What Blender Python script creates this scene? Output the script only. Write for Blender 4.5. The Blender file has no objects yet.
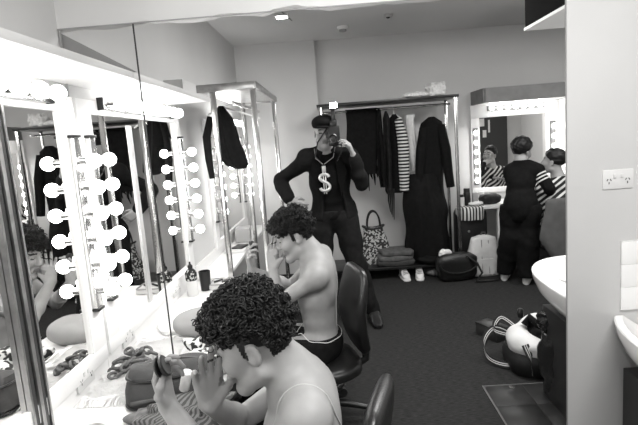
import bpy, bmesh, math, random
import numpy as np
from math import sin, cos, pi, radians, sqrt, atan2
from mathutils import Vector, Matrix, noise

C = bpy.context.scene.collection
V = Vector
H = 1.6          # lens height
D = 2.05         # plane of the big wall mirror
XL = -1.06       # left wall
CT = 0.67        # counter top
CEIL = 2.74
FAR = 6.05

# ------------------------------------------------------------------ materials
MATS = {}
def mat(name, v, rough=0.6, metal=0.0, spec=0.4, var=0.0, scale=8.0, bump=0.0, bscale=60.0, emit=0.0, sheen=0.0, stretch=None):
    if name in MATS: return MATS[name]
    m = bpy.data.materials.new(name); m.use_nodes = True
    nt = m.node_tree; b = nt.nodes['Principled BSDF']
    col = lambda q: (min(1, q*1.005), q, q*0.990, 1)
    b.inputs['Base Color'].default_value = col(v)
    b.inputs['Roughness'].default_value = rough
    b.inputs['Metallic'].default_value = metal
    b.inputs['Specular IOR Level'].default_value = spec
    if sheen: b.inputs['Sheen Weight'].default_value = sheen
    if emit:
        b.inputs['Emission Color'].default_value = (1, .994, .982, 1)
        b.inputs['Emission Strength'].default_value = emit
    if var or bump:
        tc = nt.nodes.new('ShaderNodeTexCoord')
        src = tc.outputs['Object']
        if stretch:
            mp = nt.nodes.new('ShaderNodeMapping'); mp.inputs['Scale'].default_value = stretch
            nt.links.new(src, mp.inputs['Vector']); src = mp.outputs['Vector']
    if var:
        n = nt.nodes.new('ShaderNodeTexNoise'); n.inputs['Scale'].default_value = scale; n.inputs['Detail'].default_value = 5
        nt.links.new(src, n.inputs['Vector'])
        r = nt.nodes.new('ShaderNodeValToRGB')
        r.color_ramp.elements[0].position = .3; r.color_ramp.elements[1].position = .7
        r.color_ramp.elements[0].color = col(v*(1-var)); r.color_ramp.elements[1].color = col(min(1, v*(1+var)))
        nt.links.new(n.outputs['Fac'], r.inputs['Fac']); nt.links.new(r.outputs['Color'], b.inputs['Base Color'])
    if bump:
        n2 = nt.nodes.new('ShaderNodeTexNoise'); n2.inputs['Scale'].default_value = bscale; n2.inputs['Detail'].default_value = 3
        nt.links.new(src, n2.inputs['Vector'])
        bp = nt.nodes.new('ShaderNodeBump'); bp.inputs['Strength'].default_value = bump; bp.inputs['Distance'].default_value = .01
        nt.links.new(n2.outputs['Fac'], bp.inputs['Height']); nt.links.new(bp.outputs['Normal'], b.inputs['Normal'])
    MATS[name] = m
    return m

def mat_pattern(name, v1, v2, kind='stripe', scale=30.0, axis='Z', thr=0.5, rough=0.75):
    """two-tone cloth: stripes along an axis, or blotches"""
    if name in MATS: return MATS[name]
    m = bpy.data.materials.new(name); m.use_nodes = True
    nt = m.node_tree; b = nt.nodes['Principled BSDF']; b.inputs['Roughness'].default_value = rough
    b.inputs['Specular IOR Level'].default_value = .25
    tc = nt.nodes.new('ShaderNodeTexCoord')
    if kind == 'stripe':
        t = nt.nodes.new('ShaderNodeTexWave'); t.wave_type = 'BANDS'; t.bands_direction = axis
        t.inputs['Scale'].default_value = scale; t.inputs['Distortion'].default_value = .35; t.inputs['Detail'].default_value = 0
        out = t.outputs['Fac']
    elif kind == 'diag':
        mp = nt.nodes.new('ShaderNodeMapping'); mp.inputs['Rotation'].default_value = (.3, .65, .5)
        nt.links.new(tc.outputs['Object'], mp.inputs['Vector'])
        t = nt.nodes.new('ShaderNodeTexWave'); t.wave_type = 'BANDS'; t.bands_direction = axis
        t.inputs['Scale'].default_value = scale; t.inputs['Distortion'].default_value = 1.5
        out = t.outputs['Fac']
    else:
        t = nt.nodes.new('ShaderNodeTexNoise'); t.inputs['Scale'].default_value = scale; t.inputs['Detail'].default_value = 1
        out = t.outputs['Fac']
    if kind == 'diag': nt.links.new(mp.outputs['Vector'], t.inputs['Vector'])
    else: nt.links.new(tc.outputs['Object'], t.inputs['Vector'])
    r = nt.nodes.new('ShaderNodeValToRGB'); r.color_ramp.interpolation = 'CONSTANT' if kind != 'blotch' else 'LINEAR'
    r.color_ramp.elements[0].color = (v1, v1, v1*.98, 1); r.color_ramp.elements[1].color = (v2, v2, v2*.98, 1)
    r.color_ramp.elements[0].position = 0 if kind != 'blotch' else thr-.03; r.color_ramp.elements[1].position = thr if kind != 'blotch' else thr+.03
    nt.links.new(out, r.inputs['Fac']); nt.links.new(r.outputs['Color'], b.inputs['Base Color'])
    MATS[name] = m
    return m

wallm = mat('wall_paint', .60, .75, spec=.2, var=.03, scale=1.5, bump=.05, bscale=200)
pierm = mat('pier_paint', .50, .6, spec=.25, var=.03, scale=2.5, bump=.04, bscale=150)
ceilm = mat('ceiling_paint', .55, .85, spec=.15, var=.02, scale=1.0)
whitem = mat('white_laminate', .78, .4, spec=.4, var=.03, scale=3)
whitegloss = mat('white_ceramic', .82, .12, spec=.6)
tilem = mat('white_tile', .74, .15, spec=.5)
blackm = mat('black_plastic', .012, .35)
blackcloth = mat('black_cloth', .006, .9, spec=.15, var=.3, scale=30, bump=.25, bscale=90)
suitm = mat('suit_cloth', .0085, .9, spec=.12, var=.2, scale=40, bump=.15, bscale=160)
shirtm = mat('black_tee', .005, .9, spec=.1)
trouserm = mat('dark_trouser_cloth', .010, .9, spec=.12, var=.25, scale=25, bump=.2, bscale=120)
leather = mat('black_leather', .010, .34, spec=.5, bump=.12, bscale=140)
dleather = mat('worn_leather', .008, .42, spec=.45, bump=.25, bscale=90)
chrome = mat('chrome', .62, .22, metal=1.0, var=.12, scale=12, stretch=(1, 1, .2))
steel = mat('brushed_steel', .42, .33, metal=1.0, var=.2, scale=20)
dsteel = mat('dark_board', .010, .35, spec=.5, var=.2, scale=6)
mirror = mat('mirror_glass', .90, .008, metal=1.0)
skin = mat('skin', .29, .5, spec=.4, var=.07, scale=14, bump=.05, bscale=260)
skind = mat('skin_lips', .16, .45, spec=.4)
haird = mat('dark_hair', .007, .5, spec=.3)
eyem = mat('eye_dark', .03, .2, spec=.6)
rubber = mat('rubber', .02, .8)
bulbm = mat('bulb_glass', .9, .2, emit=15.0)
tubem = mat('light_diffuser', .9, .3, emit=9.0)
flashm = mat('camera_light', .9, .2, emit=60.0)
greycloth = mat('grey_cloth', .22, .9, spec=.15, var=.2, scale=18, bump=.3, bscale=60)
palecloth = mat('pale_cloth', .70, .9, spec=.15, var=.06, scale=15, bump=.3, bscale=60)
midcloth = mat('mid_grey_cloth', .10, .9, spec=.15, var=.25, scale=16, bump=.3, bscale=60)
denim = mat('denim', .06, .9, spec=.1, var=.25, scale=25, bump=.3, bscale=90)

# ------------------------------------------------------------------ objects
ORG = {}
def tagp(o, label=None, cat=None, group=None, kind=None):
    if label: o['label'] = label
    if cat: o['category'] = cat
    if group: o['group'] = group
    if kind: o['kind'] = kind
    return o
def thing(name, label, cat, loc, group=None):
    o = bpy.data.objects.new(name, None); C.objects.link(o); o.location = loc
    o.empty_display_size = .05
    ORG[o] = V(loc)
    return tagp(o, label, cat, group)
def tomesh(bm, name, flat=False, angle=40):
    if isinstance(bm, bpy.types.Mesh): return bm
    me = bpy.data.meshes.new(name)
    bmesh.ops.recalc_face_normals(bm, faces=bm.faces[:])
    bm.to_mesh(me); bm.free()
    for p in me.polygons: p.use_smooth = True
    me.set_sharp_from_angle(angle=radians(angle))
    return me
def obj(name, bm, mats, parent=None, loc=None, label=None, cat=None, group=None, kind=None):
    """geometry is given in room coordinates; the origin goes to the thing's base"""
    me = tomesh(bm, name)
    for m in (mats if isinstance(mats, (list, tuple)) else [mats]): me.materials.append(m)
    o = bpy.data.objects.new(name, me); C.objects.link(o)
    if parent is not None:
        org = ORG[parent]; o.parent = parent
    else:
        org = V(loc) if loc else V((0, 0, 0)); o.location = org
    ORG[o] = org
    me.transform(Matrix.Translation(-org))
    return tagp(o, label, cat, group, kind)
def struct(name, bm, m): return obj(name, bm, m, kind='structure')

def reflect(root, label=None, group=None, parent=None):
    """the same thing on the other side of the wall mirror, with its parts"""
    S = Matrix.Diagonal((1, -1, 1, 1))
    c = root.copy()
    if root.data:
        c.data = root.data.copy(); c.data.transform(S); c.data.flip_normals()
    C.objects.link(c)
    if parent: c.parent = parent
    else: c.location = (root.location.x, 2*D-root.location.y, root.location.z)
    ORG[c] = V(c.location) if not parent else ORG[parent]
    if label: c['label'] = label
    if group: c['group'] = group
    for ch in root.children: reflect(ch, parent=c)
    return c

# ------------------------------------------------------------------ mesh helpers
def NB(): return bmesh.new()
def box(bm, c, s, rz=0, bev=0, mi=0, R=None):
    M = Matrix.Translation(c) @ (R.to_4x4() if R else Matrix.Rotation(rz, 4, 'Z')) @ Matrix.Diagonal((s[0], s[1], s[2], 1))
    r = bmesh.ops.create_cube(bm, size=1, matrix=M)
    fs = set(f for v in r['verts'] for f in v.link_faces)
    if bev:
        es = list(set(e for f in fs for e in f.edges))
        q = bmesh.ops.bevel(bm, geom=es, offset=bev, segments=2, affect='EDGES', profile=.5)
        fs = fs | set(q['faces'])
    for f in fs:
        if f.is_valid: f.material_index = mi
    return bm
def frame_of(d):
    d = d.normalized()
    a = V((0, 0, 1)) if abs(d.z) < .9 else V((1, 0, 0))
    x = d.cross(a).normalized(); return x, d.cross(x)
def loft(bm, rings, cap=True, mi=0, closed=True):
    vs = [[bm.verts.new(p) for p in r] for r in rings]
    n = len(vs[0])
    for a, b in zip(vs, vs[1:]):
        for i in range(n if closed else n-1):
            j = (i+1) % n
            f = bm.faces.new((a[i], a[j], b[j], b[i])); f.material_index = mi
    if cap:
        for r in (vs[0], vs[-1]):
            try: f = bm.faces.new(r); f.material_index = mi
            except ValueError: pass
    return bm
def tube(bm, pts, r, n=8, mi=0, closed=False):
    pts = [V(p) for p in pts]; m = len(pts)
    rr = r if isinstance(r, (list, tuple)) else [r]*m
    rings = []; x = None
    for i, p in enumerate(pts):
        if closed: d = pts[(i+1) % m]-pts[i-1]
        else: d = pts[min(i+1, m-1)]-pts[max(i-1, 0)]
        d.normalize()
        if x is None: x, y = frame_of(d)
        else:
            x = x-d*x.dot(d)
            if x.length < 1e-5: x, y = frame_of(d)
            x.normalize(); y = d.cross(x)
        rings.append([p+(x*cos(2*pi*k/n)+y*sin(2*pi*k/n))*rr[i] for k in range(n)])
    if closed: rings.append(rings[0]); return loft2(bm, rings, mi)
    return loft(bm, rings, True, mi)
def loft2(bm, rings, mi=0):
    vs = [[bm.verts.new(p) for p in r] for r in rings[:-1]]; vs.append(vs[0]); n = len(vs[0])
    for a, b in zip(vs, vs[1:]):
        for i in range(n):
            j = (i+1) % n; f = bm.faces.new((a[i], a[j], b[j], b[i])); f.material_index = mi
    return bm
def cyl(bm, p0, p1, r0, r1=None, n=16, mi=0): return tube(bm, [p0, p1], [r0, r0 if r1 is None else r1], n, mi)
def sphere(bm, c, r, u=16, v=10, mi=0, R=None):
    r = r if isinstance(r, (tuple, list)) else (r, r, r)
    M = Matrix.Translation(c) @ (R.to_4x4() if R else Matrix.Identity(4)) @ Matrix.Diagonal((*r, 1))
    q = bmesh.ops.create_uvsphere(bm, u_segments=u, v_segments=v, radius=1, matrix=M)
    for f in set(f for w in q['verts'] for f in w.link_faces): f.material_index = mi
    return bm
def lathe(bm, prof, c, n=24, mi=0, axis=None):
    c = V(c); d = V(axis) if axis else V((0, 0, 1)); x, y = frame_of(d)
    rings = [[c+d*z+(x*cos(2*pi*k/n)+y*sin(2*pi*k/n))*max(r, 1e-4) for k in range(n)] for r, z in prof]
    return loft(bm, rings, True, mi)
def selip(a, b, e, n=28):
    """superellipse outline in 2D"""
    out = []
    for k in range(n):
        t = 2*pi*k/n; cc, ss = cos(t), sin(t)
        out.append((a*math.copysign(abs(cc)**(2/e), cc), b*math.copysign(abs(ss)**(2/e), ss)))
    return out
def crumple(bm, c, s, seed=0, amp=.25, freq=9, e=2.6, rz=0, mi=0, fl=None, u=40, v=22):
    """a soft heap: a superellipsoid with noise folds, flat underneath"""
    c = V(c); ca, sa = cos(rz), sin(rz); rings = []
    off = V((seed*7.3, seed*3.1, seed*5.7))
    for j in range(v+1):
        ph = -pi/2+pi*j/v; cp, sp = cos(ph), sin(ph)
        cz = math.copysign(abs(sp)**(2/e), sp); cr = max(abs(cp)**(2/e), .02)
        ring = []
        for k in range(u):
            t = 2*pi*k/u; x = math.copysign(abs(cos(t))**(2/e), cos(t))*cr; y = math.copysign(abs(sin(t))**(2/e), sin(t))*cr
            p = V((x*s[0], y*s[1], cz*s[2]))
            nz = noise.noise(p*freq+off)+.5*noise.noise(p*freq*2.3+off)
            p *= 1+amp*nz
            ring.append(c+V((p.x*ca-p.y*sa, p.x*sa+p.y*ca, p.z)))
        rings.append(ring)
    if fl is not None:
        rings = [[V((p.x, p.y, max(p.z, fl+.002))) for p in r] for r in rings]
    return loft(bm, rings, True, mi)
def garment(bm, c, prof, depth=.05, folds=5, amp=.25, seed=0, dirx=(1, 0, 0), mi=0, n=48):
    """hanging cloth; prof = [(z, centre offset, half width, depth factor)]"""
    rnd = random.Random(seed); ph = [rnd.uniform(0, 6.28) for _ in range(4)]
    c = V(c); dx = V(dirx).normalized(); dy = V((-dx.y, dx.x, 0)); rings = []
    dense = []
    for a, b in zip(prof, prof[1:]):
        st = max(2, int(abs(a[0]-b[0])/.03))
        for i in range(st): dense.append([a[k]+(b[k]-a[k])*i/st for k in range(4)])
    dense.append(list(prof[-1])); ztop = prof[0][0]; span = abs(prof[-1][0]-ztop)+1e-6
    for z, o, w, df in dense:
        g = min(1, .25+abs(z-ztop)/span)
        ring = []
        for k in range(n):
            t = 2*pi*k/n; x, y = w*cos(t), depth*df*sin(t)
            f = sin(folds*x/max(w, .02)*1.6+ph[0]+z*1.1)+.6*sin(2.3*folds*x/max(w, .02)+ph[1]-z*2)
            y += f*depth*amp*g; x *= 1+.05*sin(z*13+ph[2])
            ring.append(c+dx*(o+x)+dy*y+V((0, 0, z)))
        rings.append(ring)
    return loft(bm, rings, True, mi)

# ------------------------------------------------------------------ implicit bodies (smooth unions -> one surface)
class SDF:
    def __init__(s, lo, hi, h):
        s.lo = np.array(lo, np.float32); s.h = h
        s.n = np.ceil((np.array(hi)-s.lo)/h).astype(int)+1
        s.D = np.full(s.n, 1.0, np.float32)
    def _sl(s, lo, hi):
        a = np.clip(np.floor((np.array(lo)-s.lo)/s.h).astype(int), 0, s.n)
        b = np.clip(np.ceil((np.array(hi)-s.lo)/s.h).astype(int)+1, 0, s.n)
        if (b <= a).any(): return None
        ax = [(s.lo[i]+s.h*np.arange(a[i], b[i])).astype(np.float32) for i in range(3)]
        return tuple(slice(a[i], b[i]) for i in range(3)), ax[0][:, None, None], ax[1][None, :, None], ax[2][None, None, :]
    def _mix(s, sl, d, k, op):
        o = s.D[sl]
        if op == 'add':
            h = np.clip(.5+.5*(o-d)/k, 0, 1); s.D[sl] = o+(d-o)*h-k*h*(1-h)
        else:
            h = np.clip(.5-.5*(o+d)/k, 0, 1); s.D[sl] = o+(-d-o)*h+k*h*(1-h)
    def cap(s, a, b, ra, rb=None, k=.02, op='add'):
        rb = ra if rb is None else rb
        a = np.array(a, np.float32); b = np.array(b, np.float32); m = max(ra, rb)+k+3*s.h
        q = s._sl(np.minimum(a, b)-m, np.maximum(a, b)+m)
        if q is None: return
        sl, x, y, z = q; ba = b-a; L = float(ba@ba)+1e-9
        t = np.clip(((x-a[0])*ba[0]+(y-a[1])*ba[1]+(z-a[2])*ba[2])/L, 0, 1)
        d = np.sqrt((x-a[0]-t*ba[0])**2+(y-a[1]-t*ba[1])**2+(z-a[2]-t*ba[2])**2)-(ra+(rb-ra)*t)
        s._mix(sl, d, k, op)
    def ell(s, c, r, ax=None, k=.02, op='add'):
        c = np.array(c, np.float32); r = np.array(r, np.float32)
        A = np.eye(3) if ax is None else np.array([list(v) for v in ax])
        e = np.abs(A.T*r).max(1) if False else np.sqrt(((A.T*r)**2).sum(1)); m = e+k+3*s.h
        q = s._sl(c-m, c+m)
        if q is None: return
        sl, x, y, z = q; x = x-c[0]; y = y-c[1]; z = z-c[2]
        u = [(x*A[i][0]+y*A[i][1]+z*A[i][2]) for i in range(3)]
        k0 = np.sqrt(sum((u[i]/r[i])**2 for i in range(3))); k1 = np.sqrt(sum((u[i]/r[i]**2)**2 for i in range(3)))+1e-6
        s._mix(sl, k0*(k0-1)/k1, k, op)
    def half(s, p, nrm, lo, hi, k=.004):
        """cut away everything on the +nrm side of p inside the box lo..hi"""
        q = s._sl(lo, hi)
        if q is None: return
        sl, x, y, z = q
        d = -((x-p[0])*nrm[0]+(y-p[1])*nrm[1]+(z-p[2])*nrm[2])
        s._mix(sl, d, k, 'sub')
    def wrinkle(s, amp, f, seed=0):
        rs = np.random.RandomState(seed)
        ax = [(s.lo[i]+s.h*np.arange(s.n[i])).astype(np.float32) for i in range(3)]
        x, y, z = ax[0][:, None, None], ax[1][None, :, None], ax[2][None, None, :]
        w = 0
        for _ in range(4):
            d = rs.normal(size=3); d[2] *= 1.4; d /= np.linalg.norm(d); ff = f*rs.uniform(.6, 1.5)
            w = w+np.sin(ff*(d[0]*x+d[1]*y+d[2]*z)+rs.uniform(0, 6.28)+1.5*np.sin(ff*.4*(d[1]*x-d[0]*y+z)))
        s.D += (amp*.5*w).astype(np.float32)
    def mesh(s, name, smooth=2):
        Dd = s.D; n = s.n; ins = Dd < 0
        cnt = np.zeros(n-1, np.int8)
        for i in (0, 1):
            for j in (0, 1):
                for k in (0, 1):
                    cnt += ins[i:n[0]-1+i, j:n[1]-1+j, k:n[2]-1+k]
        act = np.argwhere((cnt > 0) & (cnt < 8)); m = len(act)
        idx = np.full(n-1, -1, np.int32); idx[tuple(act.T)] = np.arange(m)
        acc = np.zeros((m, 3)); num = np.zeros(m)
        cs = [(i, j, k) for i in (0, 1) for j in (0, 1) for k in (0, 1)]
        val = {c: Dd[act[:, 0]+c[0], act[:, 1]+c[1], act[:, 2]+c[2]] for c in cs}
        for c in cs:
            for a in range(3):
                if c[a]: continue
                c2 = list(c); c2[a] = 1; c2 = tuple(c2); v0, v1 = val[c], val[c2]
                sg = (v0 < 0) != (v1 < 0); t = np.where(sg, v0/np.where(sg, v0-v1, 1), 0)
                p = np.tile(np.array(c, float), (m, 1)); p[:, a] = t
                acc[sg] += p[sg]; num += sg
        P = s.lo+s.h*(act+acc/num[:, None])
        F = []
        for a in range(3):
            b, c = (a+1) % 3, (a+2) % 3
            sh = [slice(None)]*3; s0 = list(sh); s1 = list(sh); s0[a] = slice(0, n[a]-1); s1[a] = slice(1, n[a])
            i0, i1 = ins[tuple(s0)], ins[tuple(s1)]
            e = np.argwhere(i0 != i1)
            ok = (e[:, b] > 0) & (e[:, c] > 0) & (e[:, b] < n[b]-1) & (e[:, c] < n[c]-1); e = e[ok]
            fl = i0[tuple(e.T)]
            def at(db, dc):
                q = e.copy(); q[:, b] -= db; q[:, c] -= dc; return idx[tuple(q.T)]
            qd = np.stack([at(1, 1), at(0, 1), at(0, 0), at(1, 0)], 1)
            qd[~fl] = qd[~fl][:, ::-1]; F.append(qd)
        F = np.concatenate(F); F = F[(F >= 0).all(1)]
        for _ in range(smooth):
            S = np.zeros_like(P); N = np.zeros(m)
            for i in range(4):
                for j in ((i+1) % 4, (i+3) % 4):
                    np.add.at(S, F[:, i], P[F[:, j]]); np.add.at(N, F[:, i], 1)
            P = P*.5+.5*S/np.maximum(N, 1)[:, None]
        me = bpy.data.meshes.new(name)
        me.vertices.add(m); me.vertices.foreach_set('co', P.astype(np.float32).ravel())
        me.loops.add(len(F)*4); me.loops.foreach_set('vertex_index', F.astype(np.int32).ravel())
        me.polygons.add(len(F)); me.polygons.foreach_set('loop_start', np.arange(0, len(F)*4, 4, dtype=np.int32))
        me.update(calc_edges=True); me.validate()
        for p in me.polygons: p.use_smooth = True
        return me

def n3(v): v = np.array(v, float); return v/np.linalg.norm(v)
class Head:
    """local frame: forward F, left L, up U, origin midway between the ears"""
    def __init__(s, o, F, U, sc=1.0):
        s.o = np.array(o, float); s.F = n3(F); U = np.array(U, float); U = n3(U-s.F*(U@s.F)); s.U = U; s.L = np.cross(U, s.F); s.sc = sc
        s.ax = [s.F, s.L, s.U]
    def w(s, f, l, u): return s.o+s.sc*(f*s.F+l*s.L+u*s.U)
    def loc(s, p): q = (np.array(p)-s.o)/s.sc; return q@s.F, q@s.L, q@s.U
    def add(s, S, g=0.0):
        k = s.sc; E = lambda c, r, kk=.02, op='add': S.ell(s.w(*c), [x*k+g for x in r], s.ax, kk*k, op)
        Cp = lambda a, b, ra, rb, kk=.015, op='add': S.cap(s.w(*a), s.w(*b), ra*k, rb*k, kk*k, op)
        E((-.010, 0, .055), (.100, .076, .088), .02)
        E((.040, 0, -.012), (.056, .060, .086), .03)
        for q in (-1, 1):
            Cp((-.002, q*.052, -.058), (.072, q*.014, -.100), .019, .017, .03)
            E((.066, q*.042, -.018), (.026, .024, .028), .02)
            Cp((.086, q*.012, .033), (.078, q*.046, .030), .011, .010, .014)
            E((.094, q*.031, .010), (.013, .017, .010), .012, 'sub')
            E((.080, q*.031, .011), (.0135, .0135, .0125), .004)
            E((.104, q*.011, -.023), (.010, .008, .008), .008)
            E((-.008, q*.077, .000), (.020, .009, .031), .006)
            E((-.001, q*.087, .004), (.011, .009, .018), .004, 'sub')
        Cp((.092, 0, .024), (.114, 0, -.016), .0085, .012, .012)
        Cp((.092, -.016, -.052), (.092, .016, -.052), .0085, .0085, .01)
        Cp((.090, -.013, -.064), (.090, .013, -.064), .0085, .0085, .01)
        Cp((.1015, -.02, -.058), (.1015, .02, -.058), .003, .003, .004, 'sub')
        E((.078, 0, -.100), (.020, .022, .017), .02)
    def paint(s, me, lips=1, brow=2, eye=3, sideburn=False):
        n = len(me.polygons); cc = np.zeros(n*3, np.float32); me.polygons.foreach_get('center', cc); cc = cc.reshape(-1, 3)
        q = (cc-s.o)/s.sc; f, l, u = q@s.F, q@s.L, q@s.U; al = np.abs(l)
        mi = np.zeros(n, np.int32); near = (np.abs(f) < .15) & (al < .12) & (np.abs(u) < .2)
        mi[near & (f > .08) & (al < .021) & (u < -.047) & (u > -.071)] = lips
        arch = .040-.10*np.maximum(al-.032, 0)
        mi[near & (f > .06) & (al > .013) & (al < .054) & (np.abs(u-arch) < .0042)] = brow
        if sideburn: mi[near & (((f > .004) & (f < .024+.3*np.minimum(u, 0)) & (al > .05) & (u > -.006)) | ((f < -.045) & (u > -.028-.12*(f+.045))))] = brow
        mi[near & (f > .078) & (np.abs(u-.011) < .0034) & (np.abs(al-.031) < .014)] = eye
        me.polygons.foreach_set('material_index', mi); me.update()

def hand(S, w, d, nrm, right, curl=(.5, .5, .5, .5), thumb=.5, sc=1.0, spread=.06, k=.006):
    """w wrist, d towards knuckles, nrm palm normal; four fingers and a thumb"""
    w = np.array(w, float); d = n3(d); nrm = np.array(nrm, float); nrm = n3(nrm-d*(nrm@d))
    sd = np.cross(d, nrm)*(1 if right else -1)          # towards the thumb side
    off = [.030, .010, -.011, -.030]; kn = [.088, .092, .088, .080]
    ln = [(.042, .026, .021), (.047, .030, .022), (.043, .028, .021), (.033, .021, .019)]
    tips = []
    for i in range(4):
        b = w+sc*(d*kn[i]+sd*off[i])
        S.cap(w+sc*(sd*off[i]*.55+d*.005), b, .0145*sc, .0115*sc, .012*sc)
        dd = n3(d+sd*(off[i]*spread/.03)); ang = 0; p = b
        for j, L in enumerate(ln[i]):
            ang += curl[i]*(1.0 if j == 0 else 1.15)
            q = p+sc*L*(dd*cos(ang)+nrm*sin(ang))
            S.cap(p, q, (.0098-.0009*j)*sc, (.0090-.0010*j)*sc, k*sc*.5); p = q
        tips.append(p)
    a = w+sc*(d*.012+sd*.022+nrm*.004); b = w+sc*(d*.050+sd*.050+nrm*.012*thumb*2)
    c = b+sc*.034*n3(d*.8+sd*(.55-.7*thumb)+nrm*thumb); e = c+sc*.028*n3(d*.9+sd*(.2-.8*thumb)+nrm*thumb*1.1)
    S.cap(a, b, .016*sc, .0125*sc, .014*sc); S.cap(b, c, .0118*sc, .0108*sc, k*sc); S.cap(c, e, .0105*sc, .0088*sc, k*sc)
    tips.append(e)
    return tips

def arm(S, sh, el, wr, g=0.0, sc=1.0, k=.025, upto=1.0):
    sh, el, wr = [np.array(q, float) for q in (sh, el, wr)]
    S.ell(sh, [.052*sc+g]*3, None, .06)
    S.cap(sh, el, .048*sc+g, .038*sc+g, k)
    m = el+(wr-el)*.28
    S.cap(el, m, .037*sc+g, .040*sc+g, k*.7)
    S.cap(m, el+(wr-el)*upto, .040*sc+g, (.040-.013*upto)*sc+g, k*.7)
def leg(S, hip, kn, an, g=0.0, sc=1.0, k=.03, upto=1.0):
    hip, kn, an = [np.array(q, float) for q in (hip, kn, an)]
    S.cap(hip, kn, .085*sc+g, .056*sc+g, k)
    m = kn+(an-kn)*.3
    S.cap(kn, m, .052*sc+g, .054*sc+g, k)
    S.cap(m, kn+(an-kn)*upto, .054*sc+g, (.054-.019*upto)*sc+g, k)
def torso(S, pel, chest, neck, shL, shR, F, g=0.0, sc=1.0, detail=True, k=.04):
    pel, chest, neck, shL, shR = [np.array(q, float) for q in (pel, chest, neck, shL, shR)]
    U = n3(neck-pel); L = n3(shL-shR); L = n3(L-U*(L@U)); F = n3(np.cross(L, U)); ax = [F, L, U]
    S.ell(pel, [.105*sc+g, .155*sc+g, .115*sc+g], ax, k)
    S.ell(pel+(chest-pel)*.48, [.098*sc+g, .130*sc+g, .13*sc+g], ax, k)
    S.ell(chest, [.112*sc+g, .152*sc+g, .165*sc+g], ax, k)
    top = neck-U*.035*sc
    for sh in (shL, shR):
        S.cap(top-U*.03*sc, sh, .058*sc+g, .052*sc+g, k)
        S.cap(neck+U*.015*sc-F*.014, sh*.72+neck*.28-F*.010+U*.008, .040*sc+g, .036*sc+g, .045)
        if detail:
            q = sh*.55+chest*.45
            S.ell(q+F*.05*sc, [.045*sc+g, .062*sc+g, .05*sc+g], ax, .03)
            S.ell(chest+(sh-chest)*.42-F*.072*sc+U*.0, [.030*sc+g, .052*sc+g, .080*sc+g], ax, .05)
    if detail and g == 0:
        S.cap(pel-F*.117*sc+U*.06, chest-F*.128*sc+U*.06, .016, .014, .03, 'sub')
    return ax

def curls(name, hd, centre, radii, keep, N, size, seed, rad=.0042):
    """curly hair: coils set all over the scalp plus the mass beneath"""
    rnd = random.Random(seed); bm = NB(); ax = [V(a) for a in hd.ax]; i = 0
    o = V(hd.w(*centre)); sc = hd.sc
    while i < N:
        z = rnd.uniform(-1, 1); t = rnd.uniform(0, 2*pi); r = sqrt(1-z*z); n = (r*cos(t), r*sin(t), z)
        f, l, u = [centre[q]+radii[q]*n[q] for q in range(3)]
        if not keep(f, l, u, rnd): continue
        i += 1
        lift = rnd.uniform(-.16, .07)+.17*noise.noise(V(n)*3.1+V((seed, 0, 0)))
        p = V(hd.w(*[centre[q]+radii[q]*n[q]*(1+lift) for q in range(3)]))
        nn = sum((ax[q]*n[q]/radii[q] for q in range(3)), V((0, 0, 0))).normalized()
        rv = V([rnd.uniform(-1, 1) for _ in range(3)]); a = (nn*rnd.uniform(-.2, .75)+rv*.8).normalized()
        x, y = frame_of(a); R = size*rnd.uniform(.65, 1.25)*sc; tn = rnd.uniform(1.2, 2.0); st = 13; ph = rnd.uniform(0, 6.28)
        hgt = R*rnd.uniform(1.0, 2.2)
        pts = [p+a*hgt*(q/st-.5)+(x*cos(ph+tn*2*pi*q/st)+y*sin(ph+tn*2*pi*q/st))*R*(1-.35*q/st) for q in range(st+1)]
        tube(bm, pts, [rad*sc*(1 if q < st-2 else .55) for q in range(st+1)], 5)
    return bm

# ================================================================== THE ROOM
# floor, ceiling, walls -- the room in front of the mirror and the room seen in it are one continuous build
bm = NB(); box(bm, (1.2, 2.3, -.05), (5.2, 8.4, .1))
carpet = mat('carpet', .029, .95, spec=.08, var=.45, scale=26, bump=.5, bscale=120, stretch=(1, 7, 1))
struct('floor', bm, carpet)
bm = NB(); box(bm, (1.2, 2.3, CEIL+.05), (5.2, 8.4, .1)); struct('ceiling', bm, ceilm)
bm = NB(); box(bm, (XL-.05, 2.3, CEIL/2), (.1, 8.4, CEIL)); struct('wall_left', bm, wallm)
bm = NB(); box(bm, (1.2, FAR+.06, CEIL/2), (5.2, .12, CEIL)); struct('wall_far', bm, wallm)
bm = NB(); box(bm, ((XL-.13)/2, FAR-.04, CEIL/2), (abs(XL)-.13, .10, CEIL)); struct('wall_projection', bm, wallm)
bm = NB(); box(bm, (3.75, 2.3, CEIL/2), (.1, 8.4, CEIL)); struct('wall_right', bm, wallm)
bm = NB(); box(bm, (1.2, -1.85, CEIL/2), (5.2, .1, CEIL)); struct('wall_rear', bm, wallm)
# wall that carries the mirror: pier on the right, band above
MR, MT = .937, 2.112
bm = NB(); box(bm, ((MR+3.7)/2, D, CEIL/2), (3.7-MR, .010, CEIL)); struct('wall_pier', bm, pierm)
bm = NB()
pts = []; rnd = random.Random(4)
N = 46
for i in range(N+1):
    x = XL+(MR-XL)*i/N
    z = MT+.004*sin(i*.9)+rnd.uniform(-.0035, .0035)+(.012 if .42 < i/N < .5 else 0)
    pts.append((x, z))
fr = [bm.verts.new((x, D, z)) for x, z in pts]; ft = [bm.verts.new((x, D, CEIL)) for x, z in pts]
bk = [bm.verts.new((x, D+.05, z)) for x, z in pts]; bt = [bm.verts.new((x, D+.05, CEIL)) for x, z in pts]
for i in range(N):
    bm.faces.new((fr[i], fr[i+1], ft[i+1], ft[i])); bm.faces.new((bk[i+1], bk[i], bt[i], bt[i+1])); bm.faces.new((fr[i+1], fr[i], bk[i], bk[i+1]))
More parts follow.
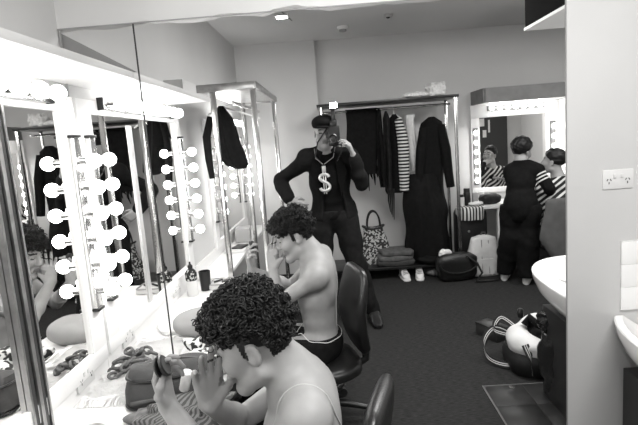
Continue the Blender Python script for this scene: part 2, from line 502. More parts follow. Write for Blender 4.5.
struct('wall_end', bm, mat('end_wall_paint', .74, .7, spec=.2, var=.03, scale=3))
# thin dark seam where two mirror sheets meet, edge lines of the sheets
seam = mat('mirror_seam', .035, .5)
bm = NB(); box(bm, (-.755, D, (CT+MT)/2), (.0050, .006, MT-CT)); struct('trim_1', bm, seam)
bm = NB(); box(bm, (XL+.006, D, (CT+MT)/2), (.006, .008, MT-CT)); struct('trim_2', bm, mat('mirror_edge', .35, .4))
bm = NB(); box(bm, (MR-.002, D-.001, MT/2), (.004, .006, MT)); struct('trim_3', bm, mat('mirror_edge_right', .25, .4))
bm = NB(); box(bm, ((XL+MR)/2, D-.002, MT-.001), (MR-XL, .006, .004)); struct('trim_4', bm, mat('mirror_edge', .35, .4))
# shadow on the wall above the pelmet, built as a grey triangular panel
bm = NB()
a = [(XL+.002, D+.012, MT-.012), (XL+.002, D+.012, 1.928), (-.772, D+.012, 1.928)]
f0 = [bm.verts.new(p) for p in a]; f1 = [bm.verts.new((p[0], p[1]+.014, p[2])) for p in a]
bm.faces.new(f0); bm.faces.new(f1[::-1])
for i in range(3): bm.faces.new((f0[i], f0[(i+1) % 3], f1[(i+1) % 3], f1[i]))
obj('shadow_panel', bm, mat('wall_shadow_grey', .28, .8), loc=(XL+.1, D+.02, 1.928), label='grey triangular wall shadow above the white pelmet in the upper left corner', cat='shadow')

# skirting on the far wall
bm = NB(); box(bm, (1.5, FAR-.008, .05), (4.6, .016, .1)); struct('baseboard_far', bm, mat('skirting', .05, .5))

# ------------------------------------------------------------------ pelmet and counter along the left wall
def pelmet(y0, y1, label):
    t = thing('pelmet', label, 'pelmet', (-.92, (y0+y1)/2, 1.9))
    bm = NB(); box(bm, ((XL-.795)/2, (y0+y1)/2, 1.911), (abs(XL)-.795, y1-y0, .022)); obj('soffit_board', bm, whitem, t)
    bm = NB(); box(bm, (-.785, (y0+y1)/2, 1.9115), (.02, y1-y0, .027), bev=.002); obj('fascia', bm, mat('fascia_paint', .62, .5), t)
    return t
pel = pelmet(-.2, D-.001, 'white shelf-like pelmet over the nearer dressing mirror at far left')
pel2 = pelmet(D+.001, 3.33, 'white pelmet over the farther dressing mirror, ending at the chrome frame')
def counter(name, x0, x1, y0, y1, z, label, cat='counter', up=True):
    t = thing(name, label, cat, ((x0+x1)/2, (y0+y1)/2, 0))
    bm = NB(); box(bm, ((x0+x1)/2, (y0+y1)/2, z-.016), (x1-x0, y1-y0, .032), bev=.004); obj('worktop', bm, whitem, t)
    if up:
        bm = NB(); box(bm, (x0+.006, (y0+y1)/2, z+.045), (.012, y1-y0, .09)); obj('upstand', bm, whitem, t)
    bm = NB(); box(bm, ((x0+x1)/2, y0+.02 if y0 < D-.5 or y0 > D+.5 else y1-.02, (z-.034)/2), ((x1-x0)*.9, .025, z-.034)); obj('end_panel', bm, whitem, t)
    return t
counter('dressing_counter', XL+.002, -.50, .2, D-.002, CT, 'white dressing counter in the left foreground covered with bags and clothes')
counter('dressing_counter', XL+.002, -.50, D+.002, 3.43, CT, 'white dressing counter farther back holding the bottle and black cup')
counter('dressing_counter', XL+.002, -.83, 3.5, 5.75, CT, 'white counter seen through the chrome frame with papers on it')

bm = NB(); q = [(-.90, 2.80), (-.80, 2.80), (-.80, 3.08), (-.90, 3.08)]
for (x0, y0), (x1, y1) in zip(q, q[1:]+q[:1]): box(bm, ((x0+x1)/2, (y0+y1)/2, 1.955), (abs(x1-x0)+.004, abs(y1-y0)+.004, .062))
box(bm, (-.85, 2.94, 1.926), (.1, .28, .004))
obj('plastic_tray', bm, mat('cloudy_plastic', .6, .3), loc=(-.85, 2.94, 1.924), label='small pale open tray on top of the farther pelmet', cat='tray')
# ------------------------------------------------------------------ dressing mirrors with bulbs
def bulb_mesh(p, d, r=.0285):
    bm = NB(); d = V(d); lathe(bm, [(.013, -.034), (.0135, -.03), (.015, -.026)]+[(r*sin(a), -r*cos(a)) for a in [pi*(k+3.0)/13 for k in range(11)]], p, 16, axis=d)
    return bm
def strip(t, base0, base1, out, bulbs, along, wd=.05, name='light_strip'):
    """metal channel with sockets, bulbs as its children"""
    bm = NB(); a, b = V(base0), V(base1); o = V(out); s = o.cross((b-a).normalized()); L = (b-a).length
    c = (a+b)/2+o*.011; R = Matrix((s, (b-a).normalized(), o)).transposed()
    box(bm, c, (wd, L, .022), R=R, bev=.003)
    for p in bulbs: cyl(bm, V(p)-o*.085+o*.02, V(p)-o*.026, .0165, .0165, 14)
    st = obj(name, bm, chrome, t)
    for q, sg in ((a, -1), (b, 1)):
        bm = NB(); box(bm, q+o*.014+(b-a).normalized()*sg*.006, (wd+.006, .012, .030), R=R, bev=.003); obj('end_cap', bm, blackm, st)
    for p in bulbs: obj('bulb', bulb_mesh(p, out), bulbm, st)
    return st
def vanity(y0, y1, label, nb=6, stile=True, far=True):
    """frame on the left wall between y0 and y1, with a glass in it"""
    t = thing('dressing_mirror', label, 'mirror', (XL, (y0+y1)/2, .74))
    z0, z1 = .735, 1.845; g0, g1 = .80, 1.785; X = XL
    bm = NB()
    box(bm, (X+.013, (y0+y1)/2, (z0+g0)/2), (.026, y1-y0, g0-z0), bev=.003); box(bm, (X+.013, (y0+y1)/2, (z1+g1)/2), (.026, y1-y0, z1-g1), bev=.003)
    box(bm, (X+.013, y0+.058, (g0+g1)/2), (.026, .116, g1-g0)); box(bm, (X+.013, y1-.058, (g0+g1)/2), (.026, .116, g1-g0))
    obj('frame', bm, whitem, t)
    bm = NB(); box(bm, (X+.010, (y0+y1)/2, (g0+g1)/2), (.006, y1-y0-.23, g1-g0)); obj('mirror_glass', bm, mirror, t)
    zs = [1.585-.106*k for k in range(nb)]
    for yy in (y0+.055, y1-.055):
        strip(t, (X+.026, yy, .98), (X+.026, yy, 1.68), (1, 0, 0), [(X+.108, yy, z) for z in zs], 'z')
    n = int((y1-y0-.35)/.108); ys = [(y0+y1)/2+.108*(k-(n-1)/2) for k in range(n)]
    strip(t, (X+.026, ys[0]-.06, 1.832), (X+.026, ys[-1]+.06, 1.832), (1, 0, 0), [(X+.108, y, 1.832) for y in ys], 'y')
    return t
van = vanity(.66, D-.012, 'white framed dressing mirror with round bulbs at the far left edge')
# aluminium stile over the joint of the two sheets of the near glass
bm = NB()
for dy, w, h in ((0, .018, .020), (-.025, .023, .012), (.025, .023, .012), (-.045, .010, .018), (.045, .010, .018)):
    box(bm, (XL+.0145+h/2, 1.535+dy, 1.245), (h, w, 1.13), mi=0 if abs(dy) != .025 else 1)
van2 = reflect(van, 'white framed dressing mirror with round bulbs left of the chrome frame')
obj('stile', bm, [steel, mat('dark_groove', .05, .4)], van, label='striped metal stile')
bm = NB(); box(bm, (XL+.017, 2.60, 1.245), (.006, .045, 1.0)); obj('stile', bm, mat('pale_metal', .7, .4, metal=.5), van2, label='pale metal stile')
vanity(4.15, 5.65, 'bright dressing mirror with bulbs behind the chrome frame')
# power outlets on the upstand
def outlet(y, label, z=.765, plane='x', x=None, group=None, w=.13, h=.085):
    """double switched wall socket"""
    if plane == 'x':
        X = XL+.015; mp = lambda a, b, c: (X+c, y+a, z+b)
        sz = lambda a, b, c: (c, a, b)
    else:
        mp = lambda a, b, c: (x+a, D-c, z+b); sz = lambda a, b, c: (a, c, b)
    t = thing('power_outlet', label, 'power outlet', mp(0, 0, 0), group)
    bm = NB(); box(bm, mp(0, 0, .005), sz(w, h, .010), bev=.003); obj('faceplate', bm, mat('outlet_plastic', .60, .3), t)
    for s in (-1, 1):
        bm = NB(); box(bm, mp(s*w*.12, h*.18, .0115), sz(.011, .016, .004), bev=.001); obj('switch', bm, mat('switch_plastic', .6, .3), t)
        bm = NB()
        for a, b, r in ((-.0065, .004, .5), (.0065, .004, -.5), (0, -.009, 0)):
            R = Matrix.Rotation(r, 3, 'X' if plane == 'x' else 'Y')
            box(bm, mp(s*w*.30+a, -h*.06+b, .0102), sz(.0028, .009, .0022), R=R)
        obj('socket_holes', bm, blackm, t)
    return t
o1 = outlet(1.84, 'white double power outlet below the nearer dressing mirror beside the fringed cloth', z=.745)
o2 = reflect(o1, 'white double power outlet under the farther dressing mirror behind the grey chain')
outlet(3.02, 'white power outlet on the upstand beside the bottle', z=.745)
outlet(0, 'white double power outlet on the white pier at right', z=1.355, plane='y', x=1.137, w=.122, h=.078)

# ------------------------------------------------------------------ chrome frame at the counter's end
t = thing('garment_frame', 'tall chrome frame with a flat top at the end of the counter', 'rack', (-.66, 4.08, 0))
for x, y in ((-.79, 3.47), (-.515, 3.47), (-.515, 4.70), (-.80, 4.70)):
    bm = NB(); box(bm, (x, y, 1.0), (.036, .036, 1.985), bev=.005); obj('post', bm, chrome, t)
bm = NB()
box(bm, (-.70, 4.085, 1.995), (.41, 1.27, .012)); box(bm, (-.70, 3.452, 2.0), (.41, .02, .05), bev=.003); box(bm, (-.495, 4.085, 2.0), (.02, 1.29, .05), bev=.003); box(bm, (-.70, 4.725, 2.0), (.41, .02, .05), bev=.003)
obj('top_panel', bm, steel, t)
bm = NB(); cyl(bm, (-.66, 3.47, 1.90), (-.66, 4.70, 1.90), .012); obj('hanging_rail', bm, chrome, t)
bm = NB(); box(bm, (-.655, 4.7, .12), (.25, .03, .03)); box(bm, (-.655, 3.47, .12), (.25, .03, .03)); box(bm, (-.515, 4.08, .12), (.03, 1.2, .03)); obj('bottom_bar', bm, chrome, t)
# black jacket on it
bm = NB()
garment(bm, (-.80, 3.74, 0), [(1.90, .0, .02, .5), (1.87, 0, .04, .9), (1.80, .01, .075, 1), (1.62, .03, .085, 1.2), (1.52, .05, .105, 1.3), (1.46, .08, .085, 1.1), (1.43, .10, .045, .8)], .045, 3, .5, 5, (.9, .25, 0))
tube(bm, [(-.87, 3.68, 1.82), (-.905, 3.64, 1.68), (-.90, 3.62, 1.52), (-.89, 3.62, 1.38)], [.026, .030, .027, .020], 12)
obj('jacket', bm, blackcloth, loc=(-.80, 3.74, 1.40), label='black jacket hanging inside the tall chrome frame', cat='jacket')
bm = NB(); tube(bm, [(-.90, 3.72, 1.84), (-.79, 3.76, 1.895), (-.55, 3.95, 1.80)], .007, 8); tube(bm, [(-.79, 3.76, 1.895), (-.73, 3.76, 1.91), (-.66, 3.76, 1.920), (-.648, 3.76, 1.905)], .0025, 6)
obj('clothes_hanger', bm, whitem, loc=(-.67, 3.76, 1.82), label='white hanger arm sticking out beside the black jacket in the chrome frame', cat='hanger')

# ------------------------------------------------------------------ far clothes rack
t = thing('clothes_rack', 'wide clothes rack with a dark top board against the far wall', 'rack', (.61, 5.65, 0))
bm = NB(); box(bm, (.61, 5.66, 1.955), (1.50, .52, .03), bev=.004); obj('top_board', bm, dsteel, t)
bm = NB(); box(bm, (.61, 5.66, .135), (1.44, .50, .03), bev=.004); obj('bottom_shelf', bm, dsteel, t)
for x in (-.105, 1.325):
    for y in (5.43, 5.89):
        bm = NB(); box(bm, (x, y, .975), (.032, .032, 1.95), bev=.004); obj('post', bm, chrome, t)
bm = NB(); cyl(bm, (-.10, 5.65, 1.885), (1.32, 5.65, 1.885), .0125); obj('hanging_rail', bm, chrome, t)
RG = None
def hang(name, bm, m, loc, label, cat): return obj(name, bm, m, loc=loc, label=label, cat=cat)
# black cloth folded over the rail, with tatters below
bm = NB()
garment(bm, (.345, 5.65, 0), [(1.905, 0, .178, .35), (1.89, 0, .18, .8), (1.6, -.005, .172, 1), (1.18, -.01, .155, 1)], .05, 4, .22, 2)
rnd = random.Random(3)
for i in range(9):
    x = .24+.27*i/8; l = rnd.uniform(.05, .24)
    tube(bm, [(x, 5.63, 1.2), (x+rnd.uniform(-.01, .01), 5.62, 1.2-l*.5), (x+rnd.uniform(-.02, .02), 5.63, 1.2-l)], [.017, .013, .004], 6)
hang('draped_cloth', bm, blackcloth, (.345, 5.65, 1.18), 'wide black cloth folded over the rail beside the photographer', 'cloth')
bm = NB(); garment(bm, (.54, 5.66, 0), [(1.90, 0, .02, .5), (1.6, -.005, .035, 1), (1.2, -.005, .05, 1), (1.02, 0, .035, .7)], .07, 3, .4, 7)
hang('dark_trousers', bm, mat('charcoal_cloth', .010, .9, spec=.15, var=.3, scale=30, bump=.3), (.54, 5.66, 1.02), 'narrow charcoal trousers hanging right of the wide black cloth', 'trousers')
bm = NB(); garment(bm, (.615, 5.66, 0), [(1.86, 0, .012, .5), (1.78, 0, .04, .9), (1.4, 0, .05, 1), (.98, -.01, .045, .9), (.94, -.01, .03, .7)], .08, 3, .4, 9)
for i in range(4): tube(bm, [(.59+.02*i, 5.6, 1.0), (.585+.02*i, 5.59, .87), (.60+.012*i, 5.59, .74-.03*i)], [.012, .009, .004], 6)
hang('frayed_jacket', bm, mat('grey_black_cloth', .016, .85, spec=.2, var=.4, scale=22, bump=.3), (.615, 5.66, .74), 'dark grey frayed garment hanging left of the striped shirt', 'jacket')
t = thing('striped_shirt', 'black shirt with white striped sleeve hanging on the rail', 'shirt', (.73, 5.63, .9))
bm = NB(); garment(bm, (.70, 5.65, 0), [(1.82, .0, .02, .6), (1.77, 0, .06, .9), (1.55, 0, .075, 1), (1.0, 0, .07, 1), (.95, 0, .07, .9)], .08, 3, .2, 11); obj('body', bm, blackcloth, t)
bm = NB(); tube(bm, [(.735, 5.58, 1.76), (.765, 5.55, 1.60), (.775, 5.54, 1.45), (.768, 5.54, 1.2), (.76, 5.54, .97)], [.04, .058, .062, .058, .05], 18); obj('sleeve', bm, mat_pattern('white_stripes', .012, .62, 'stripe', 8.5, 'Z', .56), t, label='sleeve with narrow white stripes')
bm = NB(); tube(bm, [(.62, 5.64, 1.77), (.70, 5.65, 1.825), (.78, 5.64, 1.77)], .007, 8); tube(bm, [(.70, 5.65, 1.825), (.70, 5.65, 1.88), (.693, 5.65, 1.907), (.684, 5.65, 1.897)], .0055, 6)
obj('clothes_hanger', bm, whitem, loc=(.70, 5.65, 1.8), label='white hook of the hanger holding the striped shirt', cat='hanger')
bm = NB(); garment(bm, (.89, 5.64, 0), [(1.80, -.01, .05, .7), (1.74, -.02, .045, .9), (1.5, 0, .05, 1), (1.32, .02, .06, 1), (1.24, .03, .05, .9), (1.18, .0, .02, .6)], .04, 3, .35, 13)
hang('white_scarf', bm, mat('sheer_white', .62, .85, var=.08, scale=25, bump=.4, bscale=60), (.89, 5.64, 1.18), 'crumpled white cloth hanging between the dark garments', 'scarf')
t = thing('black_coat', 'long black coat hanging at the right end of the rail', 'coat', (1.1, 5.62, .5))
bm = NB(); garment(bm, (1.09, 5.64, 0), [(1.76, .02, .03, .6), (1.70, .02, .11, .9), (1.60, .01, .135, 1), (1.1, -.02, .15, 1.1), (.7, -.02, .17, 1.2), (.62, -.02, .16, 1.1)], .085, 4, .25, 15); obj('body', bm, blackcloth, t)
bm = NB(); tube(bm, [(1.19, 5.6, 1.66), (1.235, 5.56, 1.4), (1.25, 5.54, 1.15), (1.27, 5.54, .98)], [.055, .055, .05, .045], 14); obj('sleeve', bm, blackcloth, t)
bm = NB(); tube(bm, [(1.02, 5.6, 1.64), (.965, 5.56, 1.4), (.94, 5.55, 1.2), (.93, 5.55, 1.02)], [.055, .055, .05, .045], 14); obj('sleeve', bm, blackcloth, t)
bm = NB(); garment(bm, (1.0, 5.62, 0), [(1.14, -.02, .16, .8), (1.0, -.03, .22, 1.2), (.7, 0, .245, 1.4), (.4, 0, .25, 1.4), (.18, 0, .25, 1.3)], .12, 5, .2, 21)
hang('dark_garment_heap', bm, mat('black_satin', .006, .8, spec=.15, var=.3, scale=20, bump=.3, bscale=40), (1.0, 5.62, .15), 'mass of long black clothes below the coat down to the bottom shelf', 'clothes')
# things on the top board
bm = NB(); crumple(bm, (.93, 5.52, 1.999), (.14, .07, .030), 1, .45, 22, 2.4, .1, fl=1.97)
obj('lace_cloth', bm, mat('cream_lace', .7, .9, var=.15, scale=40, bump=.5, bscale=80), loc=(.93, 5.52, 1.97), label='flat crumpled pale cloth on the rack\'s top board', cat='cloth')
bm = NB(); crumple(bm, (1.16, 5.60, 2.04), (.105, .08, .085), 4, .35, 22, 3.0, .1, fl=1.97)
obj('lace_cloth', bm, mat('cream_lace', .7, .9), loc=(1.16, 5.60, 1.97), label='taller bundle of white lace cloth at the right end of the rack top', cat='cloth')
# things on the bottom shelf
t = thing('tote_bag', 'speckled tote bag with dark straps standing on the rack\'s bottom shelf', 'bag', (.40, 5.66, .15))
bm = NB(); rings = []
for i in range(13):
    q = i/12; z = .152+.40*q; a = .205-.085*q+.012*sin(q*5); b = .085-.035*q
    rings.append([V((.40+x+.01*sin(z*18), 5.66+y, z+(.03*(x/a)**2 if i == 12 else 0))) for x, y in selip(a, b, 3, 36)])
loft(bm, rings); obj('body', bm, mat_pattern('speckle', .03, .42, 'blotch', 42, thr=.52), t)
bm = NB(); lathe(bm, [(.0, 0)], (0, 0, 0)) if False else None
rim = [V((.40+x, 5.66+y, .556+.03*(x/.12)**2)) for x, y in selip(.122, .052, 3, 32)]
tube(bm, rim, .011, 8, closed=True); obj('rim', bm, dleather, t)
for yy in (5.615, 5.705):
    bm = NB(); pts = [(.40-.075*cos(a)+.005, yy, .555+.20*max(0, sin(a))**.8) for a in [pi*k/16 for k in range(44)]]; tube(bm, pts, .009, 8); obj('strap', bm, dleather, t)
for k, (a, b, h) in enumerate(((.21, .16, .052), (.205, .155, .048), (.19, .15, .045))):
    z0 = .152+[0, .06, .115][k]
    bm = NB(); crumple(bm, (.61+.01*k, 5.56, z0+h*.6), (a, b, h*.75), 30+k, .16, 7, 4.5, -.05+.04*k, fl=z0)
    obj('folded_jeans', bm, [denim, mat('grey_denim', .09, .9, var=.3, scale=25, bump=.3), mat('grey_denim_pale', .085, .9, var=.3, scale=22, bump=.3)][k], loc=(.61, 5.56, z0), label=['bottom one of three folded grey garments beside the tote bag', 'middle one of three folded grey garments beside the tote bag', 'top one of three folded grey garments beside the tote bag'][k], cat='folded clothes', group='folded clothes on the bottom shelf')
bm = NB(); crumple(bm, (1.02, 5.50, .185), (.17, .12, .04), 40, .3, 9, 2.6, 0, fl=.152)
obj('black_garment', bm, blackcloth, loc=(1.02, 5.50, .15), label='flat black garment on the bottom shelf above the white sneakers', cat='clothes')
# sneakers
def sneaker(x, y, rz, label):
    t = thing('sneaker', label, 'shoe', (x, y, 0), 'white sneakers under the rack')
    R = Matrix.Rotation(rz, 3, 'Z'); o = V((x, y, 0))
    def ring(yy, w, z0, z1, e=2.6): return [o+R @ V((px, yy, z0+(z1-z0)*.5+pz)) for px, pz in selip(w, (z1-z0)/2, e, 20)]
    bm = NB(); loft(bm, [ring(-.135, .022, .004, .022, 4), ring(-.12, .040, 0, .028, 4), ring(-.06, .050, 0, .030, 4), ring(.03, .042, 0, .030, 4), ring(.11, .040, 0, .032, 4), ring(.137, .024, .004, .028, 4)]); obj('sole', bm, mat('sole_rubber', .72, .5), t)
    bm = NB(); loft(bm, [ring(-.128, .018, .02, .035), ring(-.11, .036, .02, .056), ring(-.06, .046, .02, .075), ring(-.01, .040, .02, .100), ring(.03, .037, .02, .118), ring(.09, .036, .02, .112), ring(.128, .026, .02, .112)]); obj('upper', bm, mat('sneaker_canvas', .62, .7, var=.1, scale=30), t)
    bm = NB(); sphere(bm, o+R @ V((0, .075, .109)), (.026, .042, .010)); obj('opening', bm, blackm, t)
    bm = NB()
    for k in range(4): p = o+R @ V((0, -.075+.024*k, .073+.011*k)); d = R @ V((.028, .006, 0)); tube(bm, [p-d, p+V((0, 0, .006)), p+d], .004, 6)
    obj('laces', bm, mat('grey_lace', .25, .9), t)
    return t
sneaker(.70, 5.44, .12, 'left white sneaker on the carpet under the folded jeans')
sneaker(.865, 5.43, -.10, 'right white sneaker on the carpet beside the black handbag')
bm = NB(); crumple(bm, (1.02, 5.52, .04), (.07, .10, .04), 55, .3, 12, 2.4, .3, fl=.001)
obj('dark_shoe', bm, mat('grey_suede', .12, .9, var=.2), loc=(1.02, 5.52, 0), label='dim grey shoe half hidden between sneakers and black handbag', cat='shoe')

# black handbag, backpack, suitcase
t = thing('handbag', 'shiny black leather handbag slumped on the carpet before the backpack', 'handbag', (1.24, 5.30, 0))
bm = NB(); crumple(bm, (1.24, 5.28, .145), (.215, .105, .155), 61, .10, 8, 3.4, .10, fl=.002); obj('body', bm, dleather, t)
bm = NB(); rr = Matrix.Rotation(.10, 3, 'Z')
pts = [V((1.24, 5.18, 0))+rr @ V((.20*cos(a), -.012, .20+.10*sin(a))) for a in [pi+pi*k/14 for k in range(15)]]; tube(bm, pts, .008, 8); obj('flap_edge', bm, leather, t)
bm = NB(); tube(bm, [(1.33, 5.2, .28), (1.43, 5.16, .20), (1.47, 5.13, .10), (1.40, 5.10, .03), (1.52, 5.12, .012), (1.64, 5.14, .012)], .012, 8); obj('strap', bm, leather, t)
bm = NB(); crumple(bm, (1.13, 5.30, .305), (.07, .045, .035), 66, .45, 17, 2.4, .1)
obj('tissue_wad', bm, palecloth, loc=(1.13, 5.30, .285), label='crumpled white cloth sticking out of the black handbag', cat='cloth')
t = thing('backpack', 'pale grey backpack leaning at the foot of the dark suitcase', 'backpack', (1.565, 5.38, 0))
bm = NB(); rings = []
for i in range(17):
    q = i/16; z = .004+.445*q; a = .172*(1-max(0, q-.5)**2*1.5)-.01*cos(q*9); b = .10*(1-max(0, q-.5)**2*2.2)
    if i == 16: a, b = .05, .03
    rings.append([V((1.565+x, 5.42-.03*q+y, z)) for x, y in selip(max(a, .05), max(b, .03), 2.8, 34)])
loft(bm, rings); obj('body', bm, mat('pale_nylon', .58, .75, var=.1, scale=10, bump=.4, bscale=22), t)
bm = NB(); tube(bm, [(1.525, 5.30+.02*q, .05+.36*q) for q in [k/8 for k in range(9)]], .0055, 6); tube(bm, [(1.60, 5.30+.025*q, .04+.36*q) for q in [k/8 for k in range(9)]], .0055, 6); obj('piping', bm, mat('mid_tape', .25, .8), t)
bm = NB(); rings = [[V((1.565+x, 5.335+y, z)) for x, y in selip(a, .035, 3, 24)] for z, a in ((.03, .11), (.08, .125), (.16, .12), (.2, .10))]; loft(bm, rings); obj('front_pocket', bm, MATS['pale_nylon'], t)
bm = NB(); box(bm, (1.685, 5.335, .25), (.035, .02, .075), bev=.004); obj('patch', bm, midcloth, t, label='small dark patch')
bm = NB(); tube(bm, [(1.54, 5.40, .44), (1.555, 5.40, .475), (1.585, 5.40, .475), (1.60, 5.40, .44)], .008, 8); obj('grab_handle', bm, midcloth, t)
t = thing('suitcase', 'tall black suitcase standing between clothes rack and white table', 'suitcase', (1.50, 5.66, 0))
bm = NB(); box(bm, (1.50, 5.66, .375), (.34, .24, .66), bev=.05); obj('shell', bm, mat('suitcase_fabric', .007, .6, var=.2, scale=40), t)
bm = NB(); box(bm, (1.50, 5.532, .42), (.26, .02, .40), bev=.008); obj('front_pocket', bm, mat('suitcase_fabric', .007, .6), t)
for x in (1.37, 1.63):
    bm = NB(); cyl(bm, (x-.012, 5.60, .025), (x+.012, 5.60, .025), .025); obj('wheel', bm, rubber, t)
bm = NB(); sphere(bm, (1.45, 5.518, .47), (.014, .006, .014)); obj('badge', bm, steel, t, label='small round metal badge')
# striped towel on the suitcase
bm = NB()
garment(bm, (1.49, 5.60, 0), [(.745, 0, .15, 1.0), (.735, 0, .165, 1.25), (.70, 0, .17, 1.35), (.63, 0, .165, 1.3), (.60, 0, .16, 1.25)], .105, 4, .10, 31)
obj('striped_towel', bm, mat_pattern('towel_stripes', .03, .66, 'stripe', 9, 'X', .5), loc=(1.49, 5.6, .6), label='black and white striped towel draped over the suitcase top', cat='towel')

# ------------------------------------------------------------------ makeup station at the far right
t = thing('makeup_mirror', 'square lit makeup mirror on the far wall behind the striped sleeve person', 'mirror', (2.12, FAR, .8))
bm = NB(); Y = FAR-.02
box(bm, (2.15, Y, 1.79), (1.02, .04, .15), bev=.004); box(bm, (1.69, Y, 1.3025), (.10, .04, .823), bev=.002); box(bm, (2.585, Y, 1.3025), (.15, .04, .823), bev=.002); box(bm, (2.15, Y, .86), (1.02, .04, .06), bev=.004)
obj('frame', bm, whitem, t)
bm = NB(); box(bm, (2.125, Y-.004, 1.30), (.78, .008, .86)); obj('mirror_glass', bm, mirror, t)
def lightbar(a, b, n, horizontal):
    bm = NB(); a, b = V(a), V(b); c = (a+b)/2; L = (b-a).length
    box(bm, c, (L, .03, .055) if horizontal else (.055, .03, L), bev=.003)
    lb = obj('light_bar', bm, mat('dark_channel', .10, .5), t)
    for k in range(n):
        p = a+(b-a)*((k+.5)/n)+V((0, -.040, 0)); obj('bulb', bulb_mesh(p, (0, -1, 0), .027), bulbm, lb)
lightbar((1.83, Y-.03, 1.815), (2.56, Y-.03, 1.815), 8, True)
lightbar((1.685, Y-.03, 1.60), (1.685, Y-.03, .93), 6, False)
lightbar((2.585, Y-.03, 1.62), (2.585, Y-.03, .93), 6, False)
t = thing('mirror_hood', 'grey boxed hood over the far makeup mirror', 'hood', (2.17, 5.80, 1.87))
bm = NB(); hm = mat('hood_board', .20, .8, var=.12, scale=9)
box(bm, (2.16, 5.545, 1.935), (.97, .02, .145)); box(bm, (1.665, 5.80, 1.935), (.02, .49, .145)); box(bm, (2.655, 5.80, 1.935), (.02, .49, .145)); obj('front_board', bm, hm, t)
bm = NB(); box(bm, (2.16, 5.80, 1.872), (.97, .49, .012)); obj('soffit', bm, whitem, t)
bm = NB(); box(bm, (2.16, 5.80, 2.012), (1.01, .52, .012)); obj('top_board', bm, hm, t)
bm = NB(); box(bm, (2.675, 5.80, .93), (.03, .46, 1.86)); obj('partition', bm, whitem, loc=(2.675, 5.8, 0), label='white side panel right of the far makeup mirror behind the client', cat='panel')
t = thing('makeup_table', 'white makeup table under the far lit mirror', 'table', (2.14, 5.77, 0))
bm = NB(); box(bm, (2.10, 5.77, .725), (1.04, .50, .035), bev=.004); obj('tabletop', bm, whitem, t)
bm = NB(); box(bm, (1.80, 5.56, .355), (.05, .05, .71)); obj('leg', bm, whitem, t)
bm = NB(); box(bm, (2.60, 5.56, .355), (.05, .05, .71)); obj('leg', bm, whitem, t)
# things on the table and suitcase
def jar(name, x, y, z, r, h, m, lidm, label, cat):
    t = thing(name, label, cat, (x, y, z))
    bm = NB(); lathe(bm, [(r*.92, 0), (r, .006), (r, h*.72), (r*.85, h*.78)], (x, y, z), 18); obj('body', bm, m, t)
    bm = NB(); lathe(bm, [(r*.88, h*.78), (r*.9, h*.80), (r*.9, h*.98), (r*.84, h)], (x, y, z), 18); obj('lid', bm, lidm, t)
    return t
jar('paper_cup', 1.40, 5.62, .748, .035, .13, palecloth, blackm, 'pale cup with black lid at the left on top of the striped towel', 'cup')
jar('coffee_flask', 1.475, 5.66, .748, .040, .19, blackm, blackm, 'tall black flask on the suitcase left of the white table', 'flask')
bm = NB(); crumple(bm, (1.555, 5.59, .768), (.08, .05, .022), 71, .35, 16, 2.6, .2, fl=.747)
obj('white_cloth', bm, palecloth, loc=(1.555, 5.59, .747), label='crumpled white cloth on the suitcase next to the table edge', cat='cloth')
bm = NB(); box(bm, (1.62, 5.86, .80), (.06, .06, .115), bev=.006); obj('makeup_box', bm, mat('carton', .35, .7), loc=(1.62, 5.86, .743), label='small grey carton at the left end of the makeup table', cat='box')
jar('jar', 1.70, 5.86, .743, .03, .12, mat('grey_plastic', .4, .4), whitem, 'pale jar beneath the mirror\'s lower left corner', 'jar')
bm = NB(); crumple(bm, (1.73, 5.66, .80), (.115, .065, .062), 74, .22, 12, 2.8, .1, fl=.743)
obj('cosmetics_bag', bm, mat('dark_shiny_bag', .012, .6, var=.5, scale=40), loc=(1.73, 5.66, .743), label='dark bulging cosmetics bag on the makeup table', cat='bag')

# ------------------------------------------------------------------ right hand side: basin, cabinet, bags on the floor
t = thing('wash_basin', 'white rounded wash basin at the right edge of the picture', 'basin', (1.45, 1.62, .4))
bm = NB()
def rimring(z, f, inn=0): return [V((1.50+(x*f), 1.62+(y*f), z)) for x, y in selip(.455-inn, .60-inn, 2.6, 60)]
rings = [rimring(.545, .45), rimring(.565, .64), rimring(.61, .82), rimring(.68, .94), rimring(.74, .99), rimring(.775, 1.0), rimring(.781, .99), rimring(.781, 1, .03), rimring(.765, 1, .045), rimring(.70, .85, .04), rimring(.64, .6, .04)]
loft(bm, rings); bmesh.ops.bisect_plane(bm, geom=bm.verts[:]+bm.edges[:]+bm.faces[:], plane_co=(0, D-.008, 0), plane_no=(0, 1, 0), clear_outer=True)
obj('bowl', bm, whitegloss, t)
bm = NB(); tube(bm, [(1.80, 1.62, .80), (1.80, 1.62, .92), (1.77, 1.62, .95), (1.66, 1.62, .93)], .016, 12); obj('tap', bm, chrome, t)
basin2 = reflect(t, 'white rounded wash basin above the tiles, just left of the pier')
t = thing('basin_cabinet', 'dark cabinet under the white basin at the bottom right corner', 'cabinet', (1.6, 1.62, 0))
bm = NB(); box(bm, (1.56, 1.64, .2775), (.80, .78, .555), bev=.004); obj('body', bm, mat('dark_cabinet', .022, .45), t)
cab2 = reflect(t, 'black cabinet beneath the farther basin, next to the rubbish bag')
# tiled splash back, real joints cut between tiles
bm = NB()
for r in range(4):
    for c in range(6):
        box(bm, (1.152+.10+.2025*c, D-.010, .854+.0972*r), (.201, .010, .0962), bev=.0006)
bmesh.ops.delete(bm, geom=[v for v in bm.verts if v.co.z > 1.10], context='VERTS')
struct('trim_5', bm, tilem)
